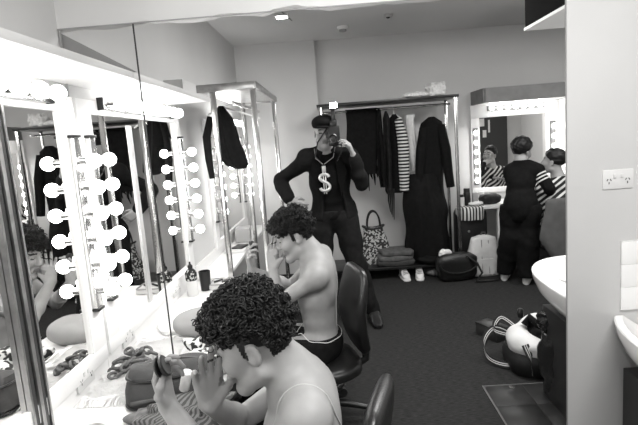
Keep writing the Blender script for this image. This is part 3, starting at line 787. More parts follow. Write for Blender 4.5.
# overhead box near the ceiling, seen right of the mirror's top
t = thing('overhead_cabinet', 'dark overhead box with a pale underside at the top of the picture', 'cabinet', (1.6, 2.45, 2.085))
bm = NB(); box(bm, (1.63, 2.425, 2.42), (1.16, .67, .64)); obj('box', bm, mat('dark_overhead', .014, .95, spec=.0), t)
bm = NB(); box(bm, (1.63, 2.425, 2.092), (1.17, .68, .014)); obj('underside', bm, mat('pale_underside', .8, .6), t)
# floor tiles set in the carpet
bm = NB(); tm = mat('slate_tile', .020, .35, spec=.5, var=.3, scale=8)
for i in range(4):
    for j in range(5): box(bm, (.84+.115+.235*i, 2.955-.1175-.235*j, .003), (.2325, .2325, .006), bev=.001)
struct('floor_tiles', bm, tm)
bm = NB(); box(bm, (1.31, 2.37, .0012), (.95, 1.19, .002)); struct('floor_grout', bm, mat('grout', .10, .8))
bm = NB(); box(bm, (.833, 2.37, .0035), (.006, 1.19, .007)); box(bm, (1.31, 2.959, .0035), (.95, .005, .007)); struct('trim_6', bm, mat('edge_strip', .16, .4))
bm = NB(); lathe(bm, [(.02, 0), (.02, .006), (.008, .006)], (1.0, 2.92, .006), 16); obj('door_stop', bm, chrome, loc=(1.0, 2.92, .006), label='tiny shiny disc on the far edge of the floor tiles', cat='disc')
# striped sports bag
t = thing('sports_bag', 'white and black sports bag with striped straps on the carpet', 'bag', (1.25, 3.45, 0))
bm = NB(); rings = []
for i in range(9):
    q = i/8; z = .003+.14*q; rings.append([V((1.27+x, 3.42+y, z)) for x, y in selip(.225+.02*sin(q*3), .19+.02*sin(q*3), 3, 36)])
loft(bm, rings); obj('base', bm, mat('black_nylon', .013, .5), t)
S = SDF((.95, 3.1, .08), (1.6, 3.8, .44), .008)
S.ell((1.28, 3.40, .15), (.23, .195, .11), k=.03); S.ell((1.14, 3.42, .19), (.10, .16, .09), k=.04); S.ell((1.38, 3.36, .22), (.12, .13, .10), k=.04); S.ell((1.30, 3.55, .20), (.16, .08, .11), k=.04)
S.ell((1.24, 3.40, .33), (.085, .12, .13), k=.02, op='sub'); S.wrinkle(.006, 40, 2)
obj('canvas_top', S.mesh('canvas'), mat('white_canvas', .62, .8, var=.06, scale=12, bump=.3, bscale=40), t)
def strap(pts, nm):
    P = [V(p) for p in pts]; dense = []
    for k in range(len(P)-1):
        p0, p1, p2, p3 = P[max(k-1, 0)], P[k], P[k+1], P[min(k+2, len(P)-1)]
        for q in range(6):
            s = q/6; dense.append(.5*((2*p1)+(p2-p0)*s+(2*p0-5*p1+4*p2-p3)*s*s+(3*p1-p0-3*p2+p3)*s**3))
    dense.append(P[-1]); bm = NB(); rings = []
    for k, p in enumerate(dense):
        d = (dense[min(k+1, len(dense)-1)]-dense[max(k-1, 0)]).normalized(); up = V((0, .45, 1)); up = (up-d*up.dot(d)).normalized(); sd = d.cross(up)
        row = []
        for w in (-.022, -.009, -.003, .003, .009, .022): row.append(p+up*w+sd*.003)
        for w in (.022, .009, .003, -.003, -.009, -.022): row.append(p+up*w-sd*.003)
        rings.append(row)
    vs = [[bm.verts.new(q) for q in r] for r in rings]
    for a, b in zip(vs, vs[1:]):
        for i in range(12):
            j = (i+1) % 12; f = bm.faces.new((a[i], a[j], b[j], b[i])); f.material_index = 1 if i in (1, 3, 7, 9) else 0
    bm.faces.new(vs[0]); bm.faces.new(vs[-1][::-1])
    return obj(nm, bm, [mat('black_strap', .014, .7), mat('white_strap', .6, .7)], t)
strap([(1.10, 3.50, .20), (1.02, 3.62, .20), (.94, 3.60, .12), (.93, 3.50, .05), (.99, 3.42, .03), (1.08, 3.36, .05), (1.15, 3.30, .16), (1.17, 3.27, .2)], 'strap')
strap([(1.17, 3.60, .20), (1.08, 3.66, .26), (1.01, 3.60, .20), (1.07, 3.52, .19)], 'strap')
strap([(1.10, 3.27, .22), (1.12, 3.235, .14), (1.13, 3.225, .03)], 'strap')
bm = NB(); tube(bm, [(1.16, 3.42, .29), (1.19, 3.42, .34), (1.22, 3.36, .31), (1.27, 3.30, .265), (1.31, 3.28, .25)], [.03, .026, .022, .03, .02], 10); crumple(bm, (1.245, 3.39, .245), (.075, .105, .055), 110, .3, 14, 2.4, .3); obj('dark_opening_cloth', bm, blackcloth, t)  # black cloth; the heap is added to darken the bag's hollow
bm = NB(); lathe(bm, [(.018, 0), (.02, .01), (.02, .05), (.012, .06)], (1.14, 3.45, .335), 14); obj('bottle_cap', bm, blackm, t)
t.location = (1.28, 3.23, 0)
t = thing('shoe_box', 'small dark box on the carpet behind the sports bag', 'box', (1.13, 3.72, 0))
R = Matrix.Rotation(.5, 3, 'Z')
bm = NB(); box(bm, (1.13, 3.72, .045), (.13, .22, .09), R=R, bev=.006); obj('body', bm, mat('dark_box', .035, .5), t)
bm = NB(); box(bm, (1.13, 3.72, .096), (.135, .225, .014), R=R, bev=.003); obj('lid', bm, mat('dark_box_lid', .02, .4), t)
# black rubbish bag beside the basin cabinet
bm = NB(); crumple(bm, (1.21, 2.78, .23), (.075, .11, .23), 81, .28, 13, 2.6, .2, fl=.008)
crumple(bm, (1.19, 2.84, .455), (.06, .075, .06), 83, .45, 22, 2.4, .2)
obj('rubbish_bag', bm, mat('black_film', .014, .25, spec=.6), loc=(1.21, 2.78, .008), label='crumpled black rubbish bag standing under the farther basin', cat='bag')
# soap dish things on the rim of the farther basin
bm = NB(); crumple(bm, (1.17, 2.55, .789), (.035, .05, .010), 85, .2, 20, 3, 0, fl=.781)
obj('folded_paper_towel', bm, palecloth, loc=(1.17, 2.55, .781), label='folded white paper towel on the farther basin\'s rim', cat='towel')

# ------------------------------------------------------------------ on the ceiling
t = thing('smoke_detector', 'round white smoke detector on the ceiling', 'smoke detector', (.19, 5.40, CEIL))
bm = NB(); lathe(bm, [(.06, 0), (.06, -.015), (.05, -.03)], (.19, 5.40, CEIL), 24); obj('base', bm, whitem, t)
bm = NB(); lathe(bm, [(.038, -.03), (.036, -.05), (.022, -.055)], (.19, 5.40, CEIL), 24); obj('sensor', bm, mat('sensor_grey', .3, .5), t)
t = thing('downlight', 'small square lit ceiling lamp above the chrome frame', 'ceiling lamp', (-.38, 4.75, CEIL))
bm = NB(); box(bm, (-.38, 4.75, CEIL-.006), (.13, .13, .012), bev=.002); obj('trim_ring', bm, whitem, t)
bm = NB(); box(bm, (-.38, 4.75, CEIL-.013), (.095, .095, .006)); obj('lens', bm, tubem, t)
t = thing('exit_sign', 'tiny grey box sensor on the ceiling right of the smoke detector', 'sensor', (.62, 5.05, CEIL))
bm = NB(); box(bm, (.62, 5.05, CEIL-.012), (.08, .08, .024), bev=.004); obj('box', bm, mat('sensor_box', .42, .6), t)
bm = NB(); sphere(bm, (.62, 5.05, CEIL-.024), (.02, .02, .012)); obj('eye', bm, blackm, t)
t['category'] = 'sensor'; t.name = 'ceiling_sensor'
bm = NB(); tube(bm, [(-.30, 4.95, CEIL-.004), (-.36, 4.62, CEIL-.004)], .004, 6); obj('ceiling_wire', bm, mat('wire_grey', .15, .6), loc=(-.33, 4.8, CEIL), label='short dark line on the ceiling left of the square lamp', cat='wire')
# panel door on the wall behind the pier, seen only in the makeup mirror
bm = NB(); box(bm, (3.10, D+.03, 1.02), (.62, .04, 2.04)); struct('door_1', bm, mat('dark_door', .035, .6))
for x, z, w, h in ((2.92, 1.70, .10, .15), (3.06, 1.62, .035, .24), (2.97, 1.48, .07, .14)):
    bm = NB(); box(bm, (x, D+.0518, z), (w, .003, h)); obj('paper_note', bm, palecloth, loc=(x, D+.0518, z), label='white paper stuck on the dark door seen in the makeup mirror', cat='paper', group='papers on the dark door')

# ------------------------------------------------------------------ swivel chair
def swivel_chair(cx, cy, ang, label):
    t = thing('swivel_chair', label, 'chair', (cx, cy, 0))
    R = Matrix.Rotation(ang, 3, 'Z'); o = V((cx, cy, 0))
    P = lambda x, y, z: o+R @ V((x, y, z))          # chair faces -x
    bm = NB(); rings = []
    for z, xo, w, th in ((.405, .16, .10, .012), (.415, .16, .15, .022), (.45, .155, .185, .030), (.55, .135, .205, .034), (.66, .135, .205, .034), (.74, .15, .195, .032), (.81, .165, .18, .029), (.85, .172, .16, .025), (.873, .175, .135, .018), (.882, .176, .10, .008)):
        rings.append([P(xo+x, y, z) for x, y in selip(th*1.2, w, 3.2, 36)])
    loft(bm, rings); obj('backrest', bm, leather, t)
    bm = NB(); rings = []
    for z, s in ((.300, .80), (.305, .93), (.32, 1.0), (.345, 1.0), (.362, .95), (.370, .82), (.372, .5)):
        rings.append([P(-.10+x*s, y*s, z+.012*(x/.25)**2*(1 if z > .33 else 0)) for x, y in selip(.25, .235, 3, 40)])
    loft(bm, rings); obj('seat', bm, leather, t)
    bm = NB(); tube(bm, [P(-.05, 0, .285), P(.12, 0, .285), P(.20, 0, .32), P(.205, 0, .42), P(.185, 0, .52)], .024, 10); box(bm, P(-.08, 0, .288), (.22, .18, .025), ang); obj('bracket', bm, blackm, t)
    bm = NB(); lathe(bm, [(.03, .08), (.03, .16), (.021, .165), (.021, .28)], P(-.08, 0, 0), 18); obj('column', bm, steel, t)
    for k in range(5):
        a = 2*pi*k/5+.4; e = P(-.08+.27*cos(a), .27*sin(a), .075)
        bm = NB(); tube(bm, [P(-.08, 0, .105), P(-.08+.15*cos(a), .15*sin(a), .098), e], [.026, .022, .015], 10); lg = obj('leg', bm, blackm, t)
        bm = NB(); d = V((-sin(a+.6), cos(a+.6), 0)); cyl(bm, e+V((0, 0, -.047))-d*.018, e+V((0, 0, -.047))+d*.018, .0275, n=18); obj('caster', bm, rubber, lg)
    return t
ch = swivel_chair(-.085, 1.375, radians(-15), 'black leather swivel chair with only its top showing at the bottom edge')
ch2 = reflect(ch, 'black leather swivel chair behind the farther bare-backed man')

# ------------------------------------------------------------------ things on the counter
def chain(y0, label):
    bm = NB(); rnd = random.Random(12); pts = []
    p = V((-1.00, 1.93, CT+.022)); d = .5
    for i in range(17):
        a = rnd.uniform(-.9, .9); nx = p+V((.030*cos(d), .022*sin(d), 0)); d += rnd.uniform(-1.1, 1.3)
        if nx.x > -.80 or nx.x < -1.02: d = pi-d; nx = p+V((.028*cos(d), .014*sin(d), 0))
        nx.y = min(max(nx.y, 1.87), 2.018); nx.z = CT+.016+.022*(i % 4 == 2)+.040*(i % 5 == 3)+rnd.uniform(0, .012)
        dirv = V((cos(d), sin(d), rnd.uniform(-.3, .3))).normalized(); sd = V((-sin(d), cos(d), (-1)**i*.9)).normalized()
        tube(bm, [nx+dirv*.025*cos(q)+sd*.014*sin(q) for q in [2*pi*k/16 for k in range(16)]], .0066, 8, closed=True)
        p = nx
    return obj('chunky_chain', bm, mat('chain_grey', .10, .5, var=.3, scale=60), loc=(-.94, 1.97, CT), label=label, cat='chain')
chn = chain(0, 'grey chunky link chain heaped on the fringed cloth against the mirror')
reflect(chn, 'grey chunky link chain just behind the nearer heap, under the farther mirror')
# fringed cloth
t = thing('fringed_cloth', 'white fringed cloth lying on the counter below the nearer power outlet', 'cloth', (-.90, 1.80, CT))
bm = NB(); rings = []
nx_, ny_ = 16, 22
g0 = [[None]*(ny_+1) for _ in range(nx_+1)]
def clz(x, y): return CT+.010+.018*abs(noise.noise(V((x*9, y*9, 1.3))))+.012*abs(noise.noise(V((x*22, y*20, 4))))
top = [[bm.verts.new((-1.02+.27*i/nx_+.015*sin(j*.7), 1.775+.25*j/ny_+.012*sin(i*.9), clz(-1.02+.27*i/nx_, 1.775+.25*j/ny_))) for j in range(ny_+1)] for i in range(nx_+1)]
for i in range(nx_):
    for j in range(ny_): bm.faces.new((top[i][j], top[i+1][j], top[i+1][j+1], top[i][j+1]))
q = bmesh.ops.solidify(bm, geom=bm.faces[:], thickness=.006)
obj('cloth', bm, mat('fringe_white', .74, .9, bump=.4, bscale=70), t)
bm = NB(); rnd = random.Random(8)
for i in range(160):
    if i < 80: a = V((-1.02+.27*i/79, 1.780, 0)); d = V((rnd.uniform(-.02, .02), -.055, 0))
    else: a = V((-.755, 1.780+.235*(i-80)/79, 0)); d = V((.05, rnd.uniform(-.02, .02), 0))
    z = clz(a.x, a.y)
    tube(bm, [a+V((0, 0, z)), a+d*.5+V((rnd.uniform(-.006, .006), 0, z+.002)), a+d+V((rnd.uniform(-.01, .01), 0, CT+.004))], .0017, 5)
f = obj('fringe', bm, MATS['fringe_white'], t); f['kind'] = 'stuff'
reflect(t, 'white cloth lying on the counter behind the chain in the middle of the left side')
# grey toiletry bag
t = thing('toiletry_bag', 'dark grey zipped bag on the counter beside the raised hand', 'bag', (-.665, 1.79, CT))
R = Matrix.Rotation(.20, 3, 'Z'); o = V((-.665, 1.79, CT))
bm = NB(); rings = []
for z, a, b in ((.003, .165, .090), (.02, .176, .098), (.06, .178, .096), (.105, .166, .078), (.135, .15, .05), (.145, .13, .03)):
    rings.append([o+R @ V((x+.006*sin(z*60+x*20), y, z+.006*sin(x*25))) for x, y in selip(a, b, 3.6, 40)])
loft(bm, rings); obj('body', bm, mat('bag_grey', .05, .75, var=.15, scale=14, bump=.3, bscale=50), t)
bm = NB()
for z, s, r in ((.012, 1.0, .007),): tube(bm, [o+R @ V((x*1.0, y*1.0, z)) for x, y in selip(.176, .099, 3.6, 40)], r, 6, closed=True)
tube(bm, [o+R @ V((x, y, .108+.004*sin(x*25))) for x, y in selip(.167, .080, 3.6, 40)], .006, 6, closed=True)
obj('piping', bm, blackm, t)
bm = NB(); tube(bm, [o+R @ V((-.13+.026*k, -.004*sin(k), .147-.0006*(k-5)**2)) for k in range(11)], .006, 6); obj('zip', bm, blackm, t)
bm = NB(); rings = [[o+R @ V((x, -.0965+.022*max(0, (zz-.03)/.1), zz)) for x in ()] for zz in ()]
tube(bm, [o+R @ V((-.15, -.088, .035)), o+R @ V((-.05, -.097, .042)), o+R @ V((.06, -.097, .040)), o+R @ V((.15, -.086, .05))], .008, 8); obj('carry_strap', bm, midcloth, t)
bm = NB(); lathe(bm, [(.016, 0), (.018, .004), (.018, .095), (.015, .098)], (-.590, 1.665, CT+.085), 18, axis=(.25, -.15, .75))
obj('tissue_roll', bm, palecloth, loc=(-.56, 1.65, CT+.1), label='small white roll in front of the dark grey zipped bag', cat='roll')
# patterned cloth on the mirror side, striped clothes in front
bm = NB(); crumple(bm, (-.60, 1.965, CT+.05), (.13, .06, .05), 91, .35, 14, 2.5, .1, fl=CT+.003)
pc = obj('patterned_cloth', bm, mat_pattern('patterned', .02, .60, 'blotch', 32, thr=.5), loc=(-.60, 1.965, CT), label='black and white patterned cloth behind the dark grey zipped bag', cat='cloth')
reflect(pc, 'black and white patterned cloth beyond the seam, left of the curly head')
bm = NB(); crumple(bm, (-.55, 1.55, CT+.035), (.16, .12, .045), 95, .5, 13, 2.5, .5, fl=CT+.003, u=60, v=30)
obj('striped_clothes', bm, mat_pattern('soft_stripes', .05, .15, 'diag', 24, 'X', .5), loc=(-.55, 1.55, CT), label='striped grey clothes heaped under the nearer man\'s forearms', cat='clothes')
bm = NB(); crumple(bm, (-.69, 1.62, CT+.02), (.09, .05, .022), 97, .4, 16, 2.5, .2, fl=CT+.003)
obj('dark_scarf', bm, mat('scarf_grey', .13, .9, var=.4, scale=30), loc=(-.69, 1.62, CT), label='small crumpled grey scarf at the front of the dark grey zipped bag', cat='scarf')
bm = NB(); lathe(bm, [(.004, .002), (.036, .002), (.048, .014), (.050, .016), (.036, .008), (.004, .006)], (-.885, 1.545, CT), 26)
obj('small_dish', bm, steel, loc=(-.885, 1.545, CT), label='small shallow metal dish at the bottom edge on the counter', cat='dish')
bm = NB(); crumple(bm, (-.72, 2.42, CT+.062), (.15, .11, .068), 99, .07, 6, 2.4, .3, fl=CT+.003)
obj('soft_pouch', bm, mat('pouch_grey', .26, .85, var=.1), loc=(-.72, 2.42, CT), label='smooth grey rounded pouch on the farther counter behind the curly head', cat='pouch')
bm = NB(); crumple(bm, (-.93, 2.56, CT+.012), (.07, .16, .014), 101, .4, 14, 2.5, .3, fl=CT+.003)
obj('paper_wad', bm, palecloth, loc=(-.93, 2.56, CT), label='crumpled white tissue on the farther counter under the mirror\'s edge', cat='tissue')
# bottle, cup, tray by the chrome frame
t = thing('bottle', 'bottle with pale base and black patterned neck on the farther counter', 'bottle', (-.965, 3.10, CT))
bm = NB(); lathe(bm, [(.034, 0), (.036, .004), (.036, .09), (.033, .10)], (-.965, 3.10, CT), 22); obj('body', bm, mat('frosted_plastic', .62, .4), t)
bm = NB(); lathe(bm, [(.033, .10), (.037, .105), (.037, .15), (.025, .168), (.013, .178)], (-.965, 3.10, CT), 22); obj('label_band', bm, mat_pattern('band', .015, .45, 'blotch', 55, thr=.58), t)
bm = NB(); lathe(bm, [(.013, .178), (.016, .182), (.016, .198), (.007, .205), (.006, .222)], (-.965, 3.10, CT), 16); obj('cap', bm, blackm, t)
bm = NB(); lathe(bm, [(.004, .004), (.030, .004), (.036, .13), (.0385, .13), (.032, 0), (.004, 0)][::-1], (-.905, 3.20, CT), 24); obj('cup', bm, blackm, loc=(-.905, 3.20, CT), label='black cup standing right of the patterned bottle', cat='cup')
t = thing('clear_tray', 'shallow pale tray of small things at the foot of the chrome frame', 'tray', (-.82, 3.22, CT))
bm = NB(); box(bm, (-.80, 3.26, CT+.018), (.16, .16, .03), bev=.006); obj('base', bm, mat('tray_plastic', .6, .3), t)
bm = NB(); tube(bm, [(-.80+x, 3.26+y, CT+.036) for x, y in selip(.08, .08, 8, 32)], .005, 6, closed=True); obj('rim', bm, mat('tray_rim', .3, .3), t)
for k, (x, y, l) in enumerate(((-.83, 3.25, .06), (-.80, 3.28, .05), (-.775, 3.24, .055))):
    bm = NB(); cyl(bm, (x-l*.4, y-.02, CT+.043), (x+l*.4, y+.02, CT+.045), .007, n=10)
    obj('makeup_stick', bm, [blackm, steel, midcloth][k], loc=(x, y, CT+.036), label=['black makeup stick on the pale tray', 'shiny metal makeup stick on the pale tray', 'grey makeup stick on the pale tray'][k], cat='makeup stick', group='sticks on the tray')
# papers and carton on the counter behind the frame
bm = NB(); box(bm, (-.94, 4.45, CT+.012), (.19, .34, .02), .1, bev=.002); obj('papers', bm, palecloth, loc=(-.94, 4.45, CT), label='pile of white papers on the counter inside the chrome frame', cat='papers')
bm = NB(); box(bm, (-.94, 4.85, CT+.07), (.14, .22, .13), .1, bev=.003); obj('carton', bm, mat('carton_pale', .5, .8), loc=(-.94, 4.85, CT), label='pale carton on the counter behind the chrome frame', cat='box')
bm = NB(); box(bm, (-.90, 4.42, CT+.030), (.10, .15, .014), -.2, bev=.002); obj('notebook', bm, mat('notebook_dark', .04, .6), loc=(-.90, 4.42, CT+.023), label='dark notebook lying on the white papers behind the chrome frame', cat='notebook')

# ================================================================== PEOPLE
from mathutils.bvhtree import BVHTree
def bvh(me): return BVHTree.FromPolygons([v.co for v in me.vertices], [p.vertices[:] for p in me.polygons])
def cord(me, pts, r, off=.002, st=8):
    T = bvh(me); out = []
    for a, b in zip(pts, pts[1:]):
        for k in range(st):
            p = V(a)+(V(b)-V(a))*k/st; q = T.find_nearest(p); out.append(q[0]+q[1]*off)
    q = T.find_nearest(V(pts[-1])); out.append(q[0]+q[1]*off)
    for _ in range(2): out = [out[0]]+[(out[i-1]+out[i]*2+out[i+1])/4 for i in range(1, len(out)-1)]+[out[-1]]
    return tube(NB(), out, r, 6)
SK = [skin, skind, haird, eyem]

# ---- seated bare-backed man at the mirror
hd = Head((-.243, 1.300, 1.062), (-.945, .09, -.30), (-.30, .0, .95), 1.06)
pel, chest, neck = (-.135, 1.345, .455), (-.150, 1.337, .735), (-.165, 1.322, .955)
shL, shR = (-.115, 1.160, .915), (-.140, 1.495, .868)
elL, wrL = (-.315, 1.150, .725), (-.515, 1.312, .885)
elR, wrR = (-.355, 1.475, .735), (-.392, 1.300, .892)
lg = [((-.17, 1.255, .44), (-.57, 1.20, .46), (-.54, 1.20, .09)), ((-.17, 1.435, .44), (-.57, 1.47, .46), (-.54, 1.47, .09))]
S = SDF((-.75, 1.0, 0), (.08, 1.68, 1.27), .0038)
torso(S, pel, chest, neck, shL, shR, None)
S.cap((-.150, 1.322, .935), hd.w(-.030, 0, -.02), .068, .058, .05); S.ell((-.105, 1.325, .88), (.065, .13, .085), k=.06)
for a in ((shL, elL, wrL), (shR, elR, wrR)): arm(S, *a)
for a in lg:
    leg(S, *a); S.cap(a[2], (a[2][0]-.14, a[2][1], .032), .034, .024, .02)
hd.add(S)
tL = hand(S, wrL, (-.16, .10, .98), (.92, -.15, .2), False, (.45, .55, .75, .9), .45, 1.0)
tR = hand(S, wrR, (.05, -.16, .98), (.45, -.89, -.10), True, (.10, .14, .20, .32), .55, 1.02, .12)
me = S.mesh('person'); hd.paint(me, sideburn=True)
cordm = cord(me, [(-.235, 1.205, .86), (-.19, 1.195, .93), (-.13, 1.20, .97), (-.07, 1.21, .92), (-.04, 1.26, .82), (-.03, 1.31, .68), (-.03, 1.35, .53)], .0022, .0015)
waist = cord(me, [(-.28, 1.30, .49), (-.2, 1.19, .50), (-.1, 1.18, .50), (-.02, 1.3, .50), (-.02, 1.4, .50), (-.1, 1.5, .50), (-.2, 1.49, .50), (-.28, 1.38, .49)], .0024, .016)
man = obj('person', me, SK, loc=(-.135, 1.345, 0), label='nearer bare-shouldered man with dark curly hair seated in the foreground holding up a compact', cat='person')
S = SDF((-.72, 1.03, 0), (.08, 1.66, .62), .006)
torso(S, pel, chest, neck, shL, shR, None, .013, detail=False)
for a in lg: leg(S, *a, g=.016)
S.wrinkle(.003, 55, 3); S.half((0, 0, .505), (.05, 0, 1), (-.8, .9, .44), (.2, 1.8, .72))
S.half((0, 0, .10), (0, 0, -1), (-.8, .9, -.1), (.2, 1.8, .16))
obj('trousers', S.mesh('trousers'), trouserm, man)
for a in lg:
    bm = NB(); an = V(a[2]); rings = []
    for f, w, h in ((.055, .025, .07), (.045, .046, .115), (-.02, .050, .120), (-.08, .046, .075), (-.14, .048, .055), (-.19, .040, .042), (-.215, .02, .03)):
        rings.append([V((an.x+f, an.y+y, h/2+z)) for y, z in selip(w, h/2, 2.8, 20)])
    loft(bm, rings); obj('shoe', bm, blackm, man)
obj('cord', cordm, mat('beige_cord', .42, .6), man, label='thin pale cord over the shoulder and down the back')
obj('waist_cord', waist, mat('white_cord', .65, .7), man)
def keep(f, l, u, r):
    if f > .070 and u < .066: return False
    if f > .020 and u < .040: return False
    if u < .020 and f > -.035: return False
    if u < -.045: return False
    if abs(l) > .062 and u < .045 and -.045 < f < .04: return False
    return True
bmh = curls('hair', hd, (-.008, 0, .062), (.108, .090, .094), keep, 1900, .0076, 21, .0023)
def keep2(f, l, u, r): return u > .062 and f > -.10 and keep(f, l, u, r)
b2 = curls('hair', hd, (.002, 0, .078), (.114, .095, .092), keep2, 1250, .0085, 22, .0024)
S = SDF((-.5, 1.12, .9), (-.05, 1.48, 1.3), .006)
S.ell(hd.w(-.012, 0, .064), [.104*1.06, .083*1.06, .088*1.06], hd.ax)
S.half(hd.w(.062, 0, .0), n3(hd.F-.55*hd.U), (-.6, 1, .9), (0, 1.6, 1.4)); S.half(hd.w(-.02, 0, .012), n3(.55*hd.F-.85*hd.U), (-.6, 1, .9), (0, 1.6, 1.4))
mm = bpy.data.meshes.new('tmp'); b2.to_mesh(mm); b2.free(); bmh.from_mesh(mm); bmh.from_mesh(S.mesh('cap'))
me_h = bpy.data.meshes.new('hair'); bmh.to_mesh(me_h); bmh.free()
for p in me_h.polygons: p.use_smooth = True
obj('hair', me_h, haird, man, label='dense dark curls')
man2 = reflect(man, 'farther bare-backed man with dark curly hair seated in profile, dark trousers below')
# compact mirror in his left hand
pc = V((tL[0]+tL[4])/2)+V((-.004, .0, .008))
t = thing('compact', 'dark round compact held up in the nearer man\'s raised hand', 'compact', tuple(pc))
ax = V((.93, .10, .36)).normalized()
bm = NB(); lathe(bm, [(.028, -.005), (.030, -.003), (.030, .003), (.026, .005)], pc, 28, axis=ax); obj('case', bm, blackm, t)
bm = NB(); lathe(bm, [(.026, .0052), (.026, .0058)], pc, 28, axis=ax); obj('powder_pan', bm, mat('powder', .06, .7), t)
ax2 = V((.93, -.05, .22)).normalized(); pl = pc+V((-.0135, .0, -.002))
bm = NB(); lathe(bm, [(.028, -.003), (.030, -.002), (.030, .002), (.028, .003)], pl, 28, axis=ax2); obj('lid', bm, blackm, t)
reflect(t, 'dark compact held by the farther bare-backed man in front of the chrome frame')

# ---- photographer, standing
hd = Head((-.062, 4.285, 1.645), (.06, -.99, -.06), (.05, -.06, 1), 1.03)
pel, chest, neck = (-.035, 4.28, .95), (-.045, 4.275, 1.25), (-.065, 4.275, 1.495)
shL, shR = (.135, 4.265, 1.425), (-.225, 4.275, 1.44)
elL, wrL = (.225, 4.17, 1.215), (.165, 4.105, 1.455)
elR, wrR = (-.475, 4.35, 1.275), (-.395, 4.19, 1.105)
lg = [((.065, 4.28, .90), (.135, 4.235, .50), (.255, 4.22, .09)), ((-.135, 4.28, .90), (-.165, 4.25, .50), (-.195, 4.30, .09))]
S = SDF((-.62, 3.92, 0), (.42, 4.50, 1.86), .006)
torso(S, pel, chest, neck, shL, shR, None, detail=False)
S.cap((-.065, 4.275, 1.49), hd.w(-.02, 0, -.03), .060, .056, .03)
for a in ((shL, elL, wrL), (shR, elR, wrR)): arm(S, *a)
for a in lg: leg(S, *a); S.cap(a[2], (a[2][0]+.018, a[2][1]-.13, .032), .034, .024, .02)
hd.add(S)
hand(S, wrL, (-.28, -.10, .95), (-.85, .1, -.3), False, (.5, .55, .6, .65), .5, 1.05, .03, .008)
hand(S, wrR, (.85, -.12, -.45), (.35, .75, -.1), True, (.35, .5, .6, .7), .4, 1.0, .03, .008)
me = S.mesh('person'); hd.paint(me)
ph = obj('person', me, SK, loc=(-.035, 4.28, 0), label='man standing in dark suit and cap holding a camera to his face', cat='person')
S = SDF((-.62, 4.0, .8), (.42, 4.56, 1.62), .006)
torso(S, pel, chest, neck, shL, shR, None, .010, detail=False); S.wrinkle(.003, 40, 4)
S.half((0, 0, .92), (0, 0, -1), (-1, 3.9, .6), (1, 4.7, 1.0)); S.half((0, 4.22, 1.485), (0, -.5, 1), (-1, 3.9, 1.3), (1, 4.7, 1.7))
obj('tee_shirt', S.mesh('tee'), shirtm, ph)
S = SDF((-.64, 4.0, .8), (.44, 4.62, 1.62), .0065)
torso(S, pel, chest, neck, shL, shR, None, .032, detail=False)
S.ell((-.03, 4.29, .97), (.195, .150, .16), k=.05)
arm(S, shL, elL, wrL, .022, upto=.86); arm(S, shR, elR, wrR, .022, upto=.90)
S.wrinkle(.006, 30, 5)
S.half((0, 0, .90), (-.12, 0, -1), (-.40, 3.9, .6), (1, 4.7, 1.02)); S.half((0, 4.30, 1.55), (0, -.55, 1), (-.2, 3.9, 1.3), (.1, 4.7, 1.8))
S.ell((-.045, 4.08, 1.33), (.085, .20, .30), k=.008, op='sub'); S.ell((-.02, 4.08, .98), (.105, .20, .32), k=.008, op='sub')
obj('jacket', S.mesh('jacket'), suitm, ph)
for s in (-1, 1):
    bm = NB(); q = [(-.052+s*.055, 4.185, 1.505), (-.052+s*.125, 4.180, 1.43), (-.047+s*.150, 4.135, 1.34), (-.04+s*.085, 4.118, 1.12)]
    a = [bm.verts.new(p) for p in q]; bm.faces.new(a); bmesh.ops.solidify(bm, geom=bm.faces[:], thickness=.008); obj('lapel', bm, suitm, ph)
S = SDF((-.36, 4.0, 0), (.42, 4.55, 1.05), .0065)
torso(S, pel, chest, neck, shL, shR, None, .015, detail=False)
for a in lg: leg(S, *a, g=.030)
S.wrinkle(.005, 32, 6); S.half((0, 0, 1.0), (0, 0, 1), (-1, 3.9, .9), (1, 4.7, 1.3)); S.half((0, 0, .075), (0, 0, -1), (-1, 3.9, -.1), (1, 4.7, .15))
obj('trousers', S.mesh('trousers'), trouserm, ph)
for a in lg:
    bm = NB(); an = V(a[2]); rings = []
    for f, w, h in ((.055, .025, .07), (.045, .046, .115), (-.02, .050, .125), (-.08, .050, .09), (-.14, .048, .06), (-.19, .042, .048), (-.215, .02, .035)):
        rings.append([V((an.x-f*.12+x, an.y+f, h/2+z)) for x, z in selip(w, h/2, 2.8, 20)])
    loft(bm, rings); obj('shoe', bm, leather, ph)
S = SDF((-.25, 4.08, 1.62), (.15, 4.48, 1.86), .005)
S.ell(hd.w(-.015, 0, .085), (.125, .105, .072), hd.ax); S.ell(hd.w(.035, 0, .10), (.10, .10, .05), hd.ax, .03)
S.half(hd.w(0, 0, .048), tuple(-hd.U), (-.5, 4, 1.5), (.5, 4.6, 1.72)); S.ell(hd.w(.115, 0, .062), (.055, .07, .008), hd.ax, .01)
obj('cap', S.mesh('cap'), blackcloth, ph)
